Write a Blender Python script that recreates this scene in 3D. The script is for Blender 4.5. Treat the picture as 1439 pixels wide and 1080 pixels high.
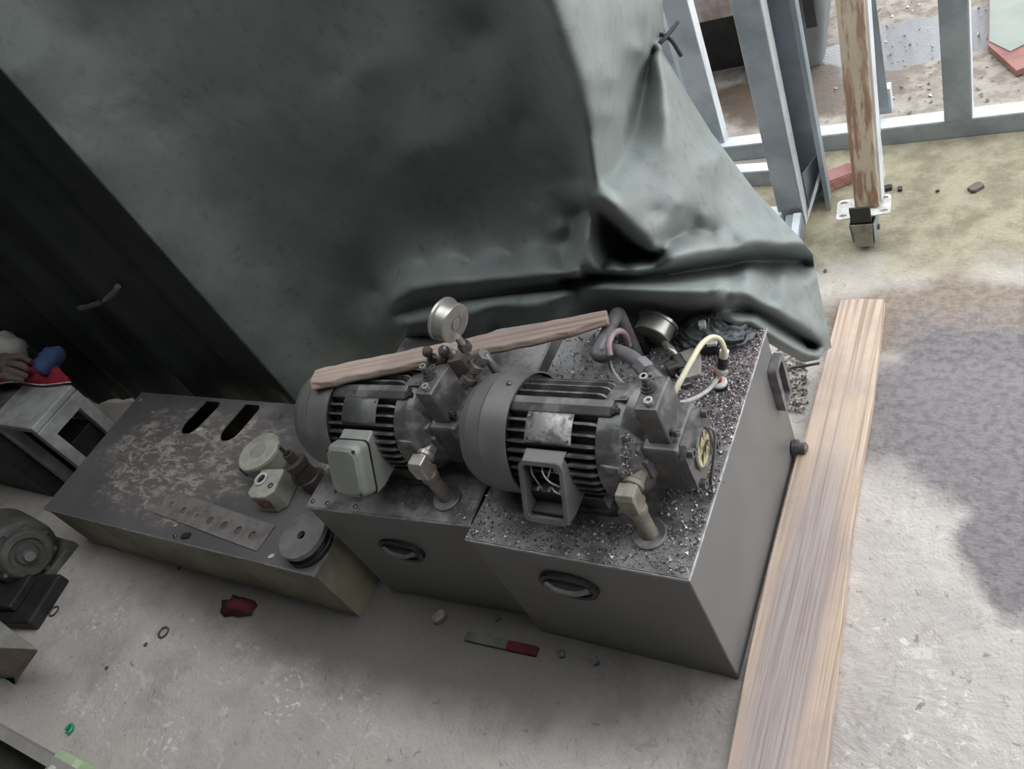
import bpy, bmesh, math, random
import numpy as np
from mathutils import Vector, Matrix
random.seed(7); np.random.seed(7)
for o in list(bpy.data.objects): bpy.data.objects.remove(o)
SC = bpy.context.scene; COL = SC.collection
PI = math.pi
# ------------------------------------------------------------------ camera
FPX = 1118.19
CAM = np.array([0.50093877, -0.60567789, 1.65824233])
CR = np.array([0.83129099, 0.39016121, -0.39589079])
CU = np.array([-0.03819374, 0.75065387, 0.65959078])
CF = np.array([-0.55452369, 0.53319133, -0.63891352])
cd = bpy.data.cameras.new('camera'); cam = bpy.data.objects.new('camera', cd); COL.objects.link(cam)
cd.sensor_width = 36; cd.sensor_fit = 'HORIZONTAL'; cd.lens = FPX / 1439 * 36; cd.clip_start = .02
cam.matrix_world = Matrix(((CR[0], CU[0], -CF[0], CAM[0]), (CR[1], CU[1], -CF[1], CAM[1]), (CR[2], CU[2], -CF[2], CAM[2]), (0, 0, 0, 1)))
SC.camera = cam
# ------------------------------------------------------------------ overcast sky
W = bpy.data.worlds.new('overcast_sky'); SC.world = W; W.use_nodes = True
bg = W.node_tree.nodes['Background']; bg.inputs[0].default_value = (.93, .97, 1, 1); bg.inputs[1].default_value = 1.0
SC.view_settings.view_transform = 'Standard'; SC.view_settings.look = 'None'
SC.view_settings.gamma = 1; SC.view_settings.use_curve_mapping = False
SC.view_settings.exposure = 1.65

def ray(a, b): return CF + CR * (a - 720) / FPX - CU * (b - 540) / FPX
def at(a, b, y=None, z=None, x=None):
    """world point seen at a pixel of the photograph, on the plane y=, z= or x="""
    d = ray(a, b); ax, k = (1, y) if y is not None else (2, z) if z is not None else (0, x)
    return Vector(CAM + d * (k - CAM[ax]) / d[ax])
# ------------------------------------------------------------------ node helpers
class NT:
    def __init__(s, name):
        s.m = bpy.data.materials.new(name); s.m.use_nodes = True; s.t = s.m.node_tree; s.N = s.t.nodes
        s.b = s.N['Principled BSDF']; s._co = None
    def n(s, ty, **kw):
        nd = s.N.new(ty)
        for k, v in kw.items(): setattr(nd, k, v)
        return nd
    def put(s, sock, v):
        if hasattr(v, 'is_output'): s.t.links.new(v, sock)
        else: sock.default_value = v
    def co(s, scale=(1, 1, 1), rot=(0, 0, 0)):
        if s._co is None: s._co = s.n('ShaderNodeTexCoord').outputs['Object']
        if scale == (1, 1, 1) and rot == (0, 0, 0): return s._co
        mp = s.n('ShaderNodeMapping'); s.put(mp.inputs[0], s._co); mp.inputs['Scale'].default_value = scale; mp.inputs['Rotation'].default_value = rot
        return mp.outputs[0]
    def noise(s, scale, detail=4, rough=.55, vec=None, dist=0):
        nd = s.n('ShaderNodeTexNoise'); s.put(nd.inputs['Vector'], vec if vec is not None else s.co())
        nd.inputs['Scale'].default_value = scale; nd.inputs['Detail'].default_value = detail; nd.inputs['Roughness'].default_value = rough; nd.inputs['Distortion'].default_value = dist
        return nd.outputs['Fac']
    def ramp(s, v, lo, hi, a=0., b=1.):
        nd = s.n('ShaderNodeMapRange', interpolation_type='SMOOTHSTEP'); s.put(nd.inputs[0], v)
        for i, k in enumerate((lo, hi, a, b)): nd.inputs[i + 1].default_value = k
        return nd.outputs[0]
    def math(s, op, a, b=0., c=False):
        nd = s.n('ShaderNodeMath', operation=op, use_clamp=c); s.put(nd.inputs[0], a); s.put(nd.inputs[1], b); return nd.outputs[0]
    def mix(s, f, a, b):
        nd = s.n('ShaderNodeMix', data_type='RGBA'); s.put(nd.inputs[0], f)
        for sock, v in ((nd.inputs[6], a), (nd.inputs[7], b)):
            s.put(sock, v if hasattr(v, 'is_output') else (*v, 1))
        return nd.outputs[2]
    def sep(s, v=None):
        nd = s.n('ShaderNodeSeparateXYZ'); s.put(nd.inputs[0], v if v is not None else s.co()); return nd.outputs
    def blob(s, cx, cy, rx, ry, ns, amt, edge=.25):
        X, Y, _ = s.sep(); dx = s.math('DIVIDE', s.math('SUBTRACT', X, cx), rx); dy = s.math('DIVIDE', s.math('SUBTRACT', Y, cy), ry)
        d = s.math('SQRT', s.math('ADD', s.math('MULTIPLY', dx, dx), s.math('MULTIPLY', dy, dy)))
        d = s.math('ADD', d, s.math('MULTIPLY', s.math('SUBTRACT', ns, .5), amt))
        return s.ramp(d, 1 - edge, 1 + edge, 1., 0.)
    def bump(s, h, strength=.3, dist=.01):
        nd = s.n('ShaderNodeBump'); s.put(nd.inputs['Height'], h); nd.inputs['Strength'].default_value = strength; nd.inputs['Distance'].default_value = dist
        s.put(s.b.inputs['Normal'], nd.outputs[0])
    def out(s, col=None, rough=None, metal=None, spec=None):
        for k, v in (('Base Color', col), ('Roughness', rough), ('Metallic', metal), ('Specular IOR Level', spec)):
            if v is None: continue
            s.put(s.b.inputs[k], v if (hasattr(v, 'is_output') or not isinstance(v, tuple)) else (*v, 1))
        return s.m
def dirty(name, c1, c2, scale=12, lo=.4, hi=.65, rough=.5, r2=None, metal=0., bump=.15, bs=60, bd=.002, spec=None):
    """two-tone worn surface: c1 with patches of c2"""
    t = NT(name); f = t.ramp(t.noise(scale, 6, .6), lo, hi)
    rr = rough if r2 is None else t.math('ADD', rough, t.math('MULTIPLY', f, r2 - rough))
    if bump: t.bump(t.noise(bs, 4), bump, bd)
    return t.out(t.mix(f, c1, c2), rr, metal, spec)
M = {}
# floor: concrete with wet and mossy areas
def floor_mat():
    t = NT('concrete_floor'); big = t.noise(1.3, 5); mid = t.noise(6, 6, .6); fine = t.noise(45, 5, .65)
    c = t.mix(t.ramp(big, .35, .65), (.49, .445, .41), (.59, .54, .50))
    c = t.mix(t.ramp(mid, .45, .7), c, (.43, .395, .37))
    c = t.mix(t.math('MULTIPLY', t.ramp(fine, .5, .75), .35), c, (.33, .30, .285))
    sc = t.noise(9, 8, .72, vec=t.co((1, 1.5, 1), (0, 0, .6)), dist=.6)         # pale scuffs
    fl = t.noise(42, 5, .6, vec=t.co((1, 1.4, 1), (0, 0, .6)), dist=.5)          # pale flecks
    cl_ = t.ramp(t.noise(4.2, 4, .6), .48, .62)
    left = t.blob(-1.45, -.42, .75, .22, mid, 1.2, .35)
    c = t.mix(t.math('MULTIPLY', left, t.math('MAXIMUM', t.math('MULTIPLY', t.ramp(fl, .55, .63), cl_), t.math('MULTIPLY', t.ramp(sc, .55, .66), .5))), c, (.80, .76, .73))
    rt = t.blob(.35, .1, .45, .45, mid, 1.0, .4)
    c = t.mix(t.math('MULTIPLY', rt, t.math('MAXIMUM', t.math('MULTIPLY', t.ramp(fl, .54, .66), cl_), t.ramp(sc, .54, .66, 0, .5))), c, (.74, .69, .645))
    moss = t.blob(.25, 1.65, 1.0, .42, mid, 1.1, .4)
    c = t.mix(t.math('MULTIPLY', moss, .88), c, t.mix(t.ramp(t.noise(9, 8, .68), .36, .62), (.155, .13, .07), (.30, .268, .17)))
    sand = t.blob(.1, 2.75, 2.2, .75, mid, .8, .3)
    c = t.mix(sand, c, t.mix(t.ramp(t.noise(18, 6, .6), .38, .62), (.17, .14, .115), (.29, .255, .22)))
    pits = t.ramp(t.noise(38, 7, .7, dist=.5), .60, .68); c = t.mix(t.math('MULTIPLY', pits, .75), c, (.20, .175, .155))
    crk = t.ramp(t.noise(13, 8, .75, vec=t.co((1.6, 1, 1)), dist=.9), .59, .64); c = t.mix(t.math('MULTIPLY', crk, .5), c, (.34, .30, .27))
    wet1 = t.blob(.52, .78, .46, .30, mid, 1.2, .22)                             # glossy wet patch
    wet2 = t.blob(.42, 1.06, .55, .15, mid, 1.0, .25)                            # damp brown strip
    wet3 = t.blob(.50, .42, .13, .16, mid, 1.1, .2)
    wet4 = t.blob(-.32, 2.32, .42, .20, mid, 1.0, .2)
    pud = t.blob(.08, 2.55, .42, .17, t.noise(5, 5), 1.3, .06)
    c = t.mix(t.math('MULTIPLY', wet2, .9), c, t.mix(t.ramp(fine, .4, .6), (.165, .125, .095), (.24, .19, .15)))
    w = t.math('MAXIMUM', wet1, wet3)
    c = t.mix(t.math('MULTIPLY', w, .9), c, t.mix(t.ramp(fine, .35, .6), (.115, .098, .108), (.20, .175, .188)))
    c = t.mix(t.math('MULTIPLY', wet4, .9), c, (.10, .07, .05))
    c = t.mix(pud, c, (.16, .16, .17))
    oil = t.blob(-1.05, -.07, 1.12, .20, mid, .8, .4)                             # tanks' shade painted on the floor, with some oil
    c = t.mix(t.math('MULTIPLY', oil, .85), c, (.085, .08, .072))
    allwet = t.math('MAXIMUM', t.math('MAXIMUM', w, pud), t.math('MULTIPLY', wet4, .7))
    r = t.math('SUBTRACT', .82, t.math('MULTIPLY', allwet, .60)); r = t.math('SUBTRACT', r, t.math('MULTIPLY', pud, .22), True)
    h = t.math('ADD', t.noise(22, 7, .65), t.math('MULTIPLY', t.noise(90, 4), .5))
    h = t.math('MULTIPLY', h, t.math('SUBTRACT', 1., pud, True))
    h = t.math('ADD', h, t.math('MULTIPLY', t.math('MULTIPLY', allwet, t.noise(55, 6, .7, vec=t.co((1, 2.2, 1), (0, 0, -.7)))), 1.2))
    t.bump(h, .55, .012)
    return t.out(c, r)
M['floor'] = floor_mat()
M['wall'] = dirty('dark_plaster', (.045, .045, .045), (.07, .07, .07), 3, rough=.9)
M['ceiling_blocker'] = dirty('dark_blocker_roof', (.10, .10, .10), (.14, .14, .14), 2, rough=.8)
def tarp_mat(name, c1, c2):
    t = NT(name); f = t.noise(5, 6, .62); g = t.noise(28, 6, .7)
    c = t.mix(t.ramp(f, .35, .7), c1, c2)
    c = t.mix(t.math('MULTIPLY', t.ramp(g, .52, .70), .45), c, tuple(k * .55 for k in c1)); c = t.mix(t.math('MULTIPLY', t.ramp(t.noise(3.1, 7, .7, dist=.6), .56, .72), .45), c, tuple(k * 1.45 for k in c2))
    t.bump(t.math('ADD', t.noise(14, 5), t.math('MULTIPLY', t.noise(160, 3), .12)), .22, .012)
    return t.out(c, .5, None, .4)
M['tarp'] = tarp_mat('grey_green_tarpaulin', (.185, .205, .195), (.235, .257, .245))
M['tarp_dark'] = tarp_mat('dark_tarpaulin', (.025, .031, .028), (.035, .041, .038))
M['tank'] = dirty('dark_grey_paint', (.15, .148, .142), (.18, .176, .17), 5, rough=.36, r2=.48, bump=.05, spec=.35)
M['lid'] = dirty('oily_dark_steel', (.085, .081, .080), (.22, .208, .206), 16, .40, .62, .34, .6, 0, .3, 90, .003)
M['edge'] = dirty('worn_edge_shine', (.42, .42, .42), (.25, .25, .25), 40, rough=.4, metal=.5, bump=0)  # worn bare strip, also paints the shine along the lid edges
M['motor'] = dirty('grey_cast_paint', (.068, .066, .064), (.16, .154, .149), 24, .42, .66, .30, .55, 0, .35, 110, .002, .7)
M['cowl'] = dirty('grey_sheet_paint', (.115, .108, .106), (.155, .146, .144), 11, rough=.38, r2=.55, bump=.1, spec=.6)
M['plate'] = dirty('oily_nameplate', (.44, .42, .41), (.13, .125, .12), 32, .42, .6, .38, .7, .35, .25, 120, .002)
M['plate_dark'] = dirty('dull_nameplate', (.12, .118, .118), (.09, .09, .09), 20, rough=.45, metal=.3, bump=.05)
M['cover'] = dirty('grey_green_box_paint', (.20, .205, .185), (.28, .28, .255), 10, rough=.4, bump=.06)
M['steel'] = dirty('zinc_fitting', (.46, .43, .39), (.25, .22, .20), 30, .45, .7, .26, .5, .55, .1)
M['gauge'] = dirty('satin_gauge_case', (.46, .44, .40), (.28, .26, .23), 22, .5, .75, .28, .5, .6, .05)
M['pipe'] = dirty('dull_steel_pipe', (.22, .21, .22), (.12, .11, .115), 18, rough=.36, r2=.55, metal=.35, bump=.06)
M['suction'] = dirty('olive_pipe', (.24, .22, .17), (.13, .12, .10), 22, rough=.42, bump=.1)
M['rust'] = dirty('brown_pipe', (.20, .155, .135), (.12, .09, .08), 20, rough=.5, bump=.1)
M['black'] = dirty('black_rubber', (.012, .012, .013), (.02, .02, .02), 20, rough=.5, bump=.05)
M['darkvoid'] = dirty('black_grease_void', (.015, .014, .014), (.03, .028, .026), 14, rough=.6, bump=.1)  # black grease, also paints the dark inside bores and hollows
M['bolt'] = dirty('dark_bolt', (.17, .165, .16), (.08, .08, .08), 60, rough=.35, metal=.6, bump=0)
M['brightbolt'] = dirty('bright_bolt', (.5, .5, .5), (.3, .3, .3), 60, rough=.3, metal=.7, bump=0)
M['beige'] = dirty('beige_green_paint', (.26, .245, .175), (.17, .155, .11), 5, .42, .7, .5, .6, 0, .08)
def scratched():
    t = NT('scratched_dark_lid'); n = t.noise(7, 7, .7, dist=.4); s = t.noise(16, 8, .75, vec=t.co((1, 2.2, 1), (0, 0, -.5)), dist=.8)
    m1 = t.blob(-1.95, .20, .32, .20, n, 1.6, .3); m2 = t.blob(-1.62, .23, .20, .17, n, 1.6, .3); m3 = t.blob(-1.15, .33, .16, .16, n, 1.5, .3); m4 = t.blob(-1.75, .05, .16, .09, n, 1.5, .3)
    m = t.math('MAXIMUM', t.math('MAXIMUM', m1, m2), t.math('MAXIMUM', m3, m4))
    c = t.mix(t.ramp(t.noise(3, 4), .3, .7), (.105, .096, .098), (.145, .133, .135))
    c = t.mix(t.math('MULTIPLY', m, t.ramp(s, .47, .6)), c, (.42, .38, .335))
    c = t.mix(t.math('MULTIPLY', m, .18), c, (.29, .255, .215))
    t.bump(n, .1, .003)
    return t.out(c, .5)
M['scratched'] = scratched()
def wood(name, ca, cb, stain, axis=1, sc=1., stain_amt=.6, patch=None):
    t = NT(name); v = [34., 34., 34.]; v[axis] = .5; g = t.noise(2.6 * sc, 4, .5, vec=t.co(tuple(v)), dist=.25)
    v2 = [110., 110., 110.]; v2[axis] = 1.8; h = t.noise(2 * sc, 4, .6, vec=t.co(tuple(v2)))
    c = t.mix(t.ramp(g, .34, .54), cb, ca); c = t.mix(t.math('MULTIPLY', t.ramp(h, .5, .7), .35), c, cb)
    s = t.noise(3.5, 6, .65); c = t.mix(t.math('MULTIPLY', t.ramp(s, .46, .62), stain_amt), c, stain)
    if patch: c = t.mix(t.math('MULTIPLY', t.blob(*patch, s, .9, .35), .8), c, t.mix(t.ramp(h, .35, .6), (.27, .22, .215), (.40, .345, .335)))
    t.bump(t.math('ADD', g, t.math('MULTIPLY', h, .5)), .35, .004)
    return t.out(c, .7)
M['plank'] = wood('weathered_pine', (.57, .435, .335), (.33, .24, .18), (.36, .28, .27), stain_amt=.5, patch=(.088, .12, .055, .47))
M['board'] = wood('pinkish_timber', (.43, .325, .275), (.26, .18, .145), (.26, .20, .175), axis=0, stain_amt=.5)
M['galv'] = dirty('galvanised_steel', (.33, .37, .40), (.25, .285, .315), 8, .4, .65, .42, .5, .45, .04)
M['galv_pale_lit'] = dirty('pale_lit_steel', (.62, .64, .66), (.5, .52, .54), 10, rough=.45, bump=.04)  # pale steel, also paints the light on frame tops and sides
def rusty():
    t = NT('rust_stained_paint'); v = t.co((26, 26, .9)); n = t.noise(1.6, 5, .6, vec=v); k = t.noise(4, 5)
    c = t.mix(t.ramp(n, .48, .60), (.50, .425, .31), (.29, .165, .105)); c = t.mix(t.math('MULTIPLY', t.ramp(k, .45, .7), .5), c, (.36, .28, .19))
    return t.out(c, .6)
M['rusty'] = rusty()
M['white'] = dirty('dirty_white', (.66, .66, .64), (.45, .44, .41), 25, rough=.5, bump=.05)
M['stool'] = dirty('grey_white_paint', (.40, .41, .38), (.28, .28, .26), 12, rough=.55, bump=.05)
M['red'] = dirty('red_cloth', (.30, .015, .035), (.17, .01, .02), 14, rough=.8)
M['maroon'] = dirty('dirty_dark_red', (.085, .008, .014), (.05, .006, .01), 14, rough=.85)
M['blue'] = dirty('blue_cloth', (.05, .09, .22), (.035, .06, .15), 14, rough=.85)
M['glove'] = dirty('brown_leather', (.16, .115, .11), (.10, .075, .075), 18, rough=.8)
M['carton'] = dirty('faded_red_carton', (.33, .10, .08), (.42, .21, .17), 24, rough=.7)
M['pinkedge'] = dirty('faded_red_sheet', (.25, .105, .09), (.18, .06, .05), 9, rough=.6)
M['palesheet'] = dirty('pale_green_sheet', (.19, .213, .187), (.23, .25, .225), 5, rough=.6, bump=.03)
M['yellowtube'] = dirty('yellowed_hose', (.58, .53, .35), (.50, .46, .36), 30, rough=.35, bump=0)
M['greytube'] = dirty('grey_hose', (.42, .42, .38), (.3, .3, .28), 30, rough=.4, bump=0)
M['purple'] = dirty('purple_grey_hose', (.22, .15, .16), (.30, .22, .23), 24, rough=.4, bump=0)
M['redcap'] = dirty('red_plastic', (.48, .035, .02), (.35, .03, .02), 30, rough=.4, bump=0)
M['bag'] = dirty('grey_black_plastic', (.06, .066, .072), (.14, .15, .156), 16, rough=.28, bump=.35, bs=45, bd=.008)
M['dial'] = dirty('yellowed_dirty_glass', (.50, .44, .27), (.16, .13, .07), 45, .46, .6, .3, .4, 0, .05)
M['cream'] = dirty('chipped_cream_paint', (.47, .465, .39), (.33, .32, .26), 18, rough=.5, bump=.1)
M['brownstain'] = dirty('rust_red_label', (.27, .10, .055), (.36, .31, .22), 60, rough=.7)
M['browncap'] = dirty('dark_brown_iron', (.07, .055, .048), (.11, .09, .08), 30, rough=.5)
M['flat'] = dirty('ground_flat_steel', (.33, .305, .285), (.20, .185, .175), 16, rough=.42, r2=.55, metal=.4, bump=.06)
M['disc'] = dirty('grey_machined_iron', (.22, .21, .21), (.15, .143, .145), 14, rough=.5, metal=.2, bump=.06)
M['slab'] = dirty('reddish_grey_stone', (.29, .26, .245), (.20, .15, .13), 9, .42, .6, .8)
M['bin'] = dirty('grey_plastic', (.20, .21, .215), (.15, .155, .16), 6, rough=.5, bump=.03)
M['green'] = dirty('green_plastic', (.02, .36, .20), (.03, .28, .17), 40, rough=.4)
M['palegreen'] = dirty('pale_green_plastic', (.40, .52, .30), (.48, .56, .38), 12, rough=.5)
M['boxpaint'] = dirty('grey_beige_paint', (.36, .34, .315), (.28, .26, .235), 9, rough=.5)
M['brownface'] = dirty('tan_face', (.27, .215, .145), (.36, .30, .22), 7, rough=.5)
M['dusty'] = dirty('dusty_dark_iron', (.075, .072, .066), (.13, .125, .112), 11, rough=.7)
def grain_mat(name, cols):
    t = NT(name); g = t.n('ShaderNodeNewGeometry'); cr = t.n('ShaderNodeValToRGB'); t.put(cr.inputs[0], g.outputs['Random Per Island'])
    e = cr.color_ramp.elements; e[0].color = (*cols[0], 1); e[1].color = (*cols[-1], 1)
    for i, c in enumerate(cols[1:-1]): k = e.new((i + 1) / (len(cols) - 1)); k.color = (*c, 1)
    return t.out(cr.outputs[0], .35, .2)
M['grit'] = grain_mat('oily_grit', [(.04, .038, .038), (.15, .14, .14), (.25, .235, .235), (.37, .35, .35), (.6, .57, .57)])
M['grit_purple'] = grain_mat('purple_grit', [(.08, .06, .065), (.22, .165, .18), (.38, .30, .32), (.55, .48, .49)])
M['rubble'] = grain_mat('rubble', [(.10, .09, .08), (.3, .27, .24), (.5, .46, .42)])

# ------------------------------------------------------------------ mesh helpers
def V(*a): return Vector(a)
class MB:
    def __init__(s): s.v = []; s.f = []; s.sm = []
    def add(s, vs, fs, smooth=False):
        k = len(s.v); s.v += [Vector(p) for p in vs]; s.f += [tuple(k + i for i in f) for f in fs]; s.sm += [smooth] * len(fs); return s
    def box(s, lo, hi, mat=None):
        (x0, y0, z0), (x1, y1, z1) = lo, hi
        vs = [V(x, y, z) for z in (z0, z1) for x, y in ((x0, y0), (x1, y0), (x1, y1), (x0, y1))]
        if mat is not None: vs = [mat @ p for p in vs]
        return s.add(vs, [(3, 2, 1, 0), (4, 5, 6, 7), (0, 1, 5, 4), (1, 2, 6, 5), (2, 3, 7, 6), (3, 0, 4, 7)])
    def cyl(s, p, q, r, r2=None, n=20, caps=True, smooth=True):
        p, q = Vector(p), Vector(q); return s.lathe(p, q - p, [(0, r), ((q - p).length, r if r2 is None else r2)], n, caps, smooth)
    def lathe(s, org, ax, prof, n=32, caps=True, smooth=True, rot=0.):
        """profile of (distance along axis, radius); profile corners stay sharp"""
        org = Vector(org); ax = Vector(ax).normalized(); e = ax.orthogonal().normalized(); g = ax.cross(e)
        ring = lambda d, r: [org + ax * d + (e * math.cos(rot + 2 * PI * i / n) + g * math.sin(rot + 2 * PI * i / n)) * r for i in range(n)]
        for (d0, r0), (d1, r1) in zip(prof[:-1], prof[1:]):
            s.add(ring(d0, r0) + ring(d1, r1), [(i, (i + 1) % n, n + (i + 1) % n, n + i) for i in range(n)], smooth)
        if caps:
            if prof[0][1] > 1e-5: s.add(ring(*prof[0]), [tuple(reversed(range(n)))])
            if prof[-1][1] > 1e-5: s.add(ring(*prof[-1]), [tuple(range(n))])
        return s
    def tube(s, pts, r, n=10, res=6, caps=True, closed=False):
        P = spline(pts, res); m = len(P); rr = r if callable(r) else (lambda t: r)
        T = [(P[min(i + 1, m - 1)] - P[max(i - 1, 0)]).normalized() for i in range(m)]
        e = T[0].orthogonal().normalized(); vs = []
        for i in range(m):
            e = (e - T[i] * e.dot(T[i])).normalized(); g = T[i].cross(e)
            vs += [P[i] + (e * math.cos(2 * PI * k / n) + g * math.sin(2 * PI * k / n)) * rr(i / (m - 1)) for k in range(n)]
        fs = [(i * n + k, i * n + (k + 1) % n, (i + 1) * n + (k + 1) % n, (i + 1) * n + k) for i in range(m - 1) for k in range(n)]
        s.add(vs, fs, True)
        if caps: s.add(vs[:n], [tuple(reversed(range(n)))]); s.add(vs[-n:], [tuple(range(n))])
        return s
    def prism(s, poly, off):
        """planar 3-D polygon pushed along off"""
        n = len(poly); a = [Vector(p) for p in poly]; off = Vector(off); b = [p + off for p in a]
        nrm = sum(((a[i] - a[0]).cross(a[(i + 1) % n] - a[0]) for i in range(1, n)), Vector())
        if nrm.dot(off) > 0: a, b = b, a
        return s.add(a + b, [tuple(range(n)), tuple(reversed(range(n, 2 * n)))] + [(i, n + i, n + (i + 1) % n, (i + 1) % n) for i in range(n)])
    def sheet(s, outer, holes, th, mat):
        """flat plate with holes, local XY, thickness th downward, placed by matrix mat"""
        bm = bmesh.new(); loops = [outer] + holes; ed = []
        for lp in loops:
            vs = [bm.verts.new((x, y, 0)) for x, y in lp]; ed += [bm.edges.new((vs[i], vs[(i + 1) % len(vs)])) for i in range(len(vs))]
        bmesh.ops.triangle_fill(bm, use_beauty=True, use_dissolve=False, edges=ed, normal=(0, 0, 1))
        bm.verts.index_update(); vs = [v.co.copy() for v in bm.verts]; fs = []
        for f in bm.faces:
            ix = [v.index for v in f.verts]
            if f.normal.z < 0: ix.reverse()
            fs.append(tuple(ix))
        bm.free(); n = len(vs); A = [mat @ p for p in vs]; Bv = [mat @ (p - V(0, 0, th)) for p in vs]
        s.add(A + Bv, fs + [tuple(reversed([n + i for i in f])) for f in fs])
        k = 0
        for j, lp in enumerate(loops):
            m = len(lp); area = sum(lp[i][0] * lp[(i + 1) % m][1] - lp[(i + 1) % m][0] * lp[i][1] for i in range(m))
            ccw = (area > 0) == (j == 0)
            for i in range(m):
                a, b = k + i, k + (i + 1) % m; p = [A[a], A[b], Bv[b], Bv[a]]
                s.add(p if not ccw else p[::-1], [(0, 1, 2, 3)], m > 10)
            k += m
        return s
    def mesh(s, name):
        me = bpy.data.meshes.new(name); me.from_pydata([tuple(p) for p in s.v], [], s.f)
        me.polygons.foreach_set('use_smooth', s.sm); me.update(); return me
    def build(s, name, mat, parent=None, bevel=0., seg=2, kind=None, label=None):
        o = link(name, s.mesh(name), mat, parent)
        if bevel:
            bv = o.modifiers.new('bevel', 'BEVEL'); bv.width = bevel; bv.segments = seg; bv.limit_method = 'ANGLE'; bv.angle_limit = .7
        if kind: o['kind'] = kind
        if label: o['label'] = label
        return o
def link(name, me, mat, parent=None):
    o = bpy.data.objects.new(name, me); COL.objects.link(o)
    if mat and not me.materials: me.materials.append(M[mat])
    if parent is not None: attach(o, parent)
    return o
WORLD = {}
def attach(o, parent):
    o.parent = parent; o.matrix_parent_inverse = WORLD.get(parent.name, Matrix.Identity(4)).inverted()
def thing(name, loc, label, cat, group=None):
    o = bpy.data.objects.new(name, None); COL.objects.link(o); o.location = loc; o.empty_display_size = .05
    WORLD[o.name] = Matrix.Translation(Vector(loc)); return tag(o, label, cat, group)
def tag(o, label=None, cat=None, group=None, kind=None):
    for k, v in (('label', label), ('category', cat), ('group', group), ('kind', kind)):
        if v: o[k] = v
    return o
def spline(pts, res):
    P = [Vector(p) for p in pts]
    if len(P) < 3 or res < 2: return P
    Q = [2 * P[0] - P[1]] + P + [2 * P[-1] - P[-2]]; out = []
    for i in range(1, len(Q) - 2):
        a, b, c, d = Q[i - 1:i + 3]
        for k in range(res):
            t = k / res; out.append(.5 * (2 * b + (c - a) * t + (2 * a - 5 * b + 4 * c - d) * t * t + (3 * b - a - 3 * c + d) * t ** 3))
    return out + [P[-1]]
def ring2(cx, cy, rx, ry=None, n=20, rot=0.): 
    ry = rx if ry is None else ry
    return [(cx + rx * math.cos(2 * PI * i / n) * math.cos(rot) - ry * math.sin(2 * PI * i / n) * math.sin(rot), cy + rx * math.cos(2 * PI * i / n) * math.sin(rot) + ry * math.sin(2 * PI * i / n) * math.cos(rot)) for i in range(n)]
def rrect(x0, y0, x1, y1, r, n=4):
    out = []
    for cx, cy, a in ((x1 - r, y1 - r, 0), (x0 + r, y1 - r, .5), (x0 + r, y0 + r, 1), (x1 - r, y0 + r, 1.5)):
        out += [(cx + r * math.cos(PI * (a + .5 * k / n)), cy + r * math.sin(PI * (a + .5 * k / n))) for k in range(n + 1)]
    return out
T4 = Matrix.Translation
def RZ(a): return Matrix.Rotation(a, 4, 'Z')
def axes(o, x, y):
    x = Vector(x).normalized(); z = x.cross(Vector(y)).normalized(); y = z.cross(x)
    return Matrix(((x.x, y.x, z.x, o[0]), (x.y, y.y, z.y, o[1]), (x.z, y.z, z.z, o[2]), (0, 0, 0, 1)))

# ------------------------------------------------------------------ floor and shed; unseen walls and ceiling shaped to block sky light
def struct(name, mb, mat): return tag(mb.build(name, mat), kind='structure')
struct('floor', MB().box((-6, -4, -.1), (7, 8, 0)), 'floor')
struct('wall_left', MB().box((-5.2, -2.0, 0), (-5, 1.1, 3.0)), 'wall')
struct('wall_front_blocker', MB().box((-5.2, -2.2, 0), (3.6, -2.0, 3.0)), 'wall')
struct('wall_back_blocker', MB().box((-5.2, .95, 0), (-2.3, 1.1, 3.0)), 'wall')
struct('wall_right_blocker', MB().box((3.4, -2.0, 0), (3.6, -.3, 3.0)), 'wall')
cl = MB(); cl.prism([V(*q, 3.0) for q in ((-5.2, -2.2), (3.6, -2.2), (3.6, -.28), (-2.3, -.28), (-2.3, 1.1), (-5.2, 1.1))], (0, 0, .1)); struct('ceiling_blocker', cl, 'ceiling_blocker')
# ------------------------------------------------------------------ oil tanks
H = .42
def tank(name, label, yaw, x0, x1, y0, y1, org):
    t = thing(name, org, label, 'oil tank', 'dark steel oil tanks')
    m = T4(Vector(org)) @ RZ(yaw)
    MB().box((x0 + .003, y0 + .003, 0), (x1 - .003, y1 - .003, H - .009), m).build('tank_body', 'tank', t, .004)
    MB().box((x0, y0, H - .009), (x1, y1, H - .002), m).build('lid_edge', 'edge', t, .001, 1)
    MB().box((x0 + .0022, y0 + .0022, H - .006), (x1 - .0022, y1 - .0022, H), m).build('lid', 'lid', t, .001, 1)
    return t, m
tR, mR = tank('oil_tank', 'dark grey steel oil tank with grit strewn lid beside the long floor plank', 0, -.494, 0, 0, .622, (0, 0, 0))
tL, mL = tank('oil_tank', 'dark grey steel oil tank between the beige tank and the grit strewn tank', .05, -.488, 0, 0, .62, (-.500, .033, 0))
def lid_bolts(t, m, pts):
    for x, y in pts: MB().lathe(m @ V(x, y, H), (0, 0, 1), [(0, .006), (.003, .006), (.004, .003)], 10).build('bolt', 'bolt', t)
lid_bolts(tR, mR, [(-.478, .018), (-.018, .018), (-.478, .35), (-.018, .35), (-.25, .018)])
lid_bolts(tL, mL, [(-.47, .018), (-.018, .018), (-.42, .016), (-.33, .016), (-.018, .22)])
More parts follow.
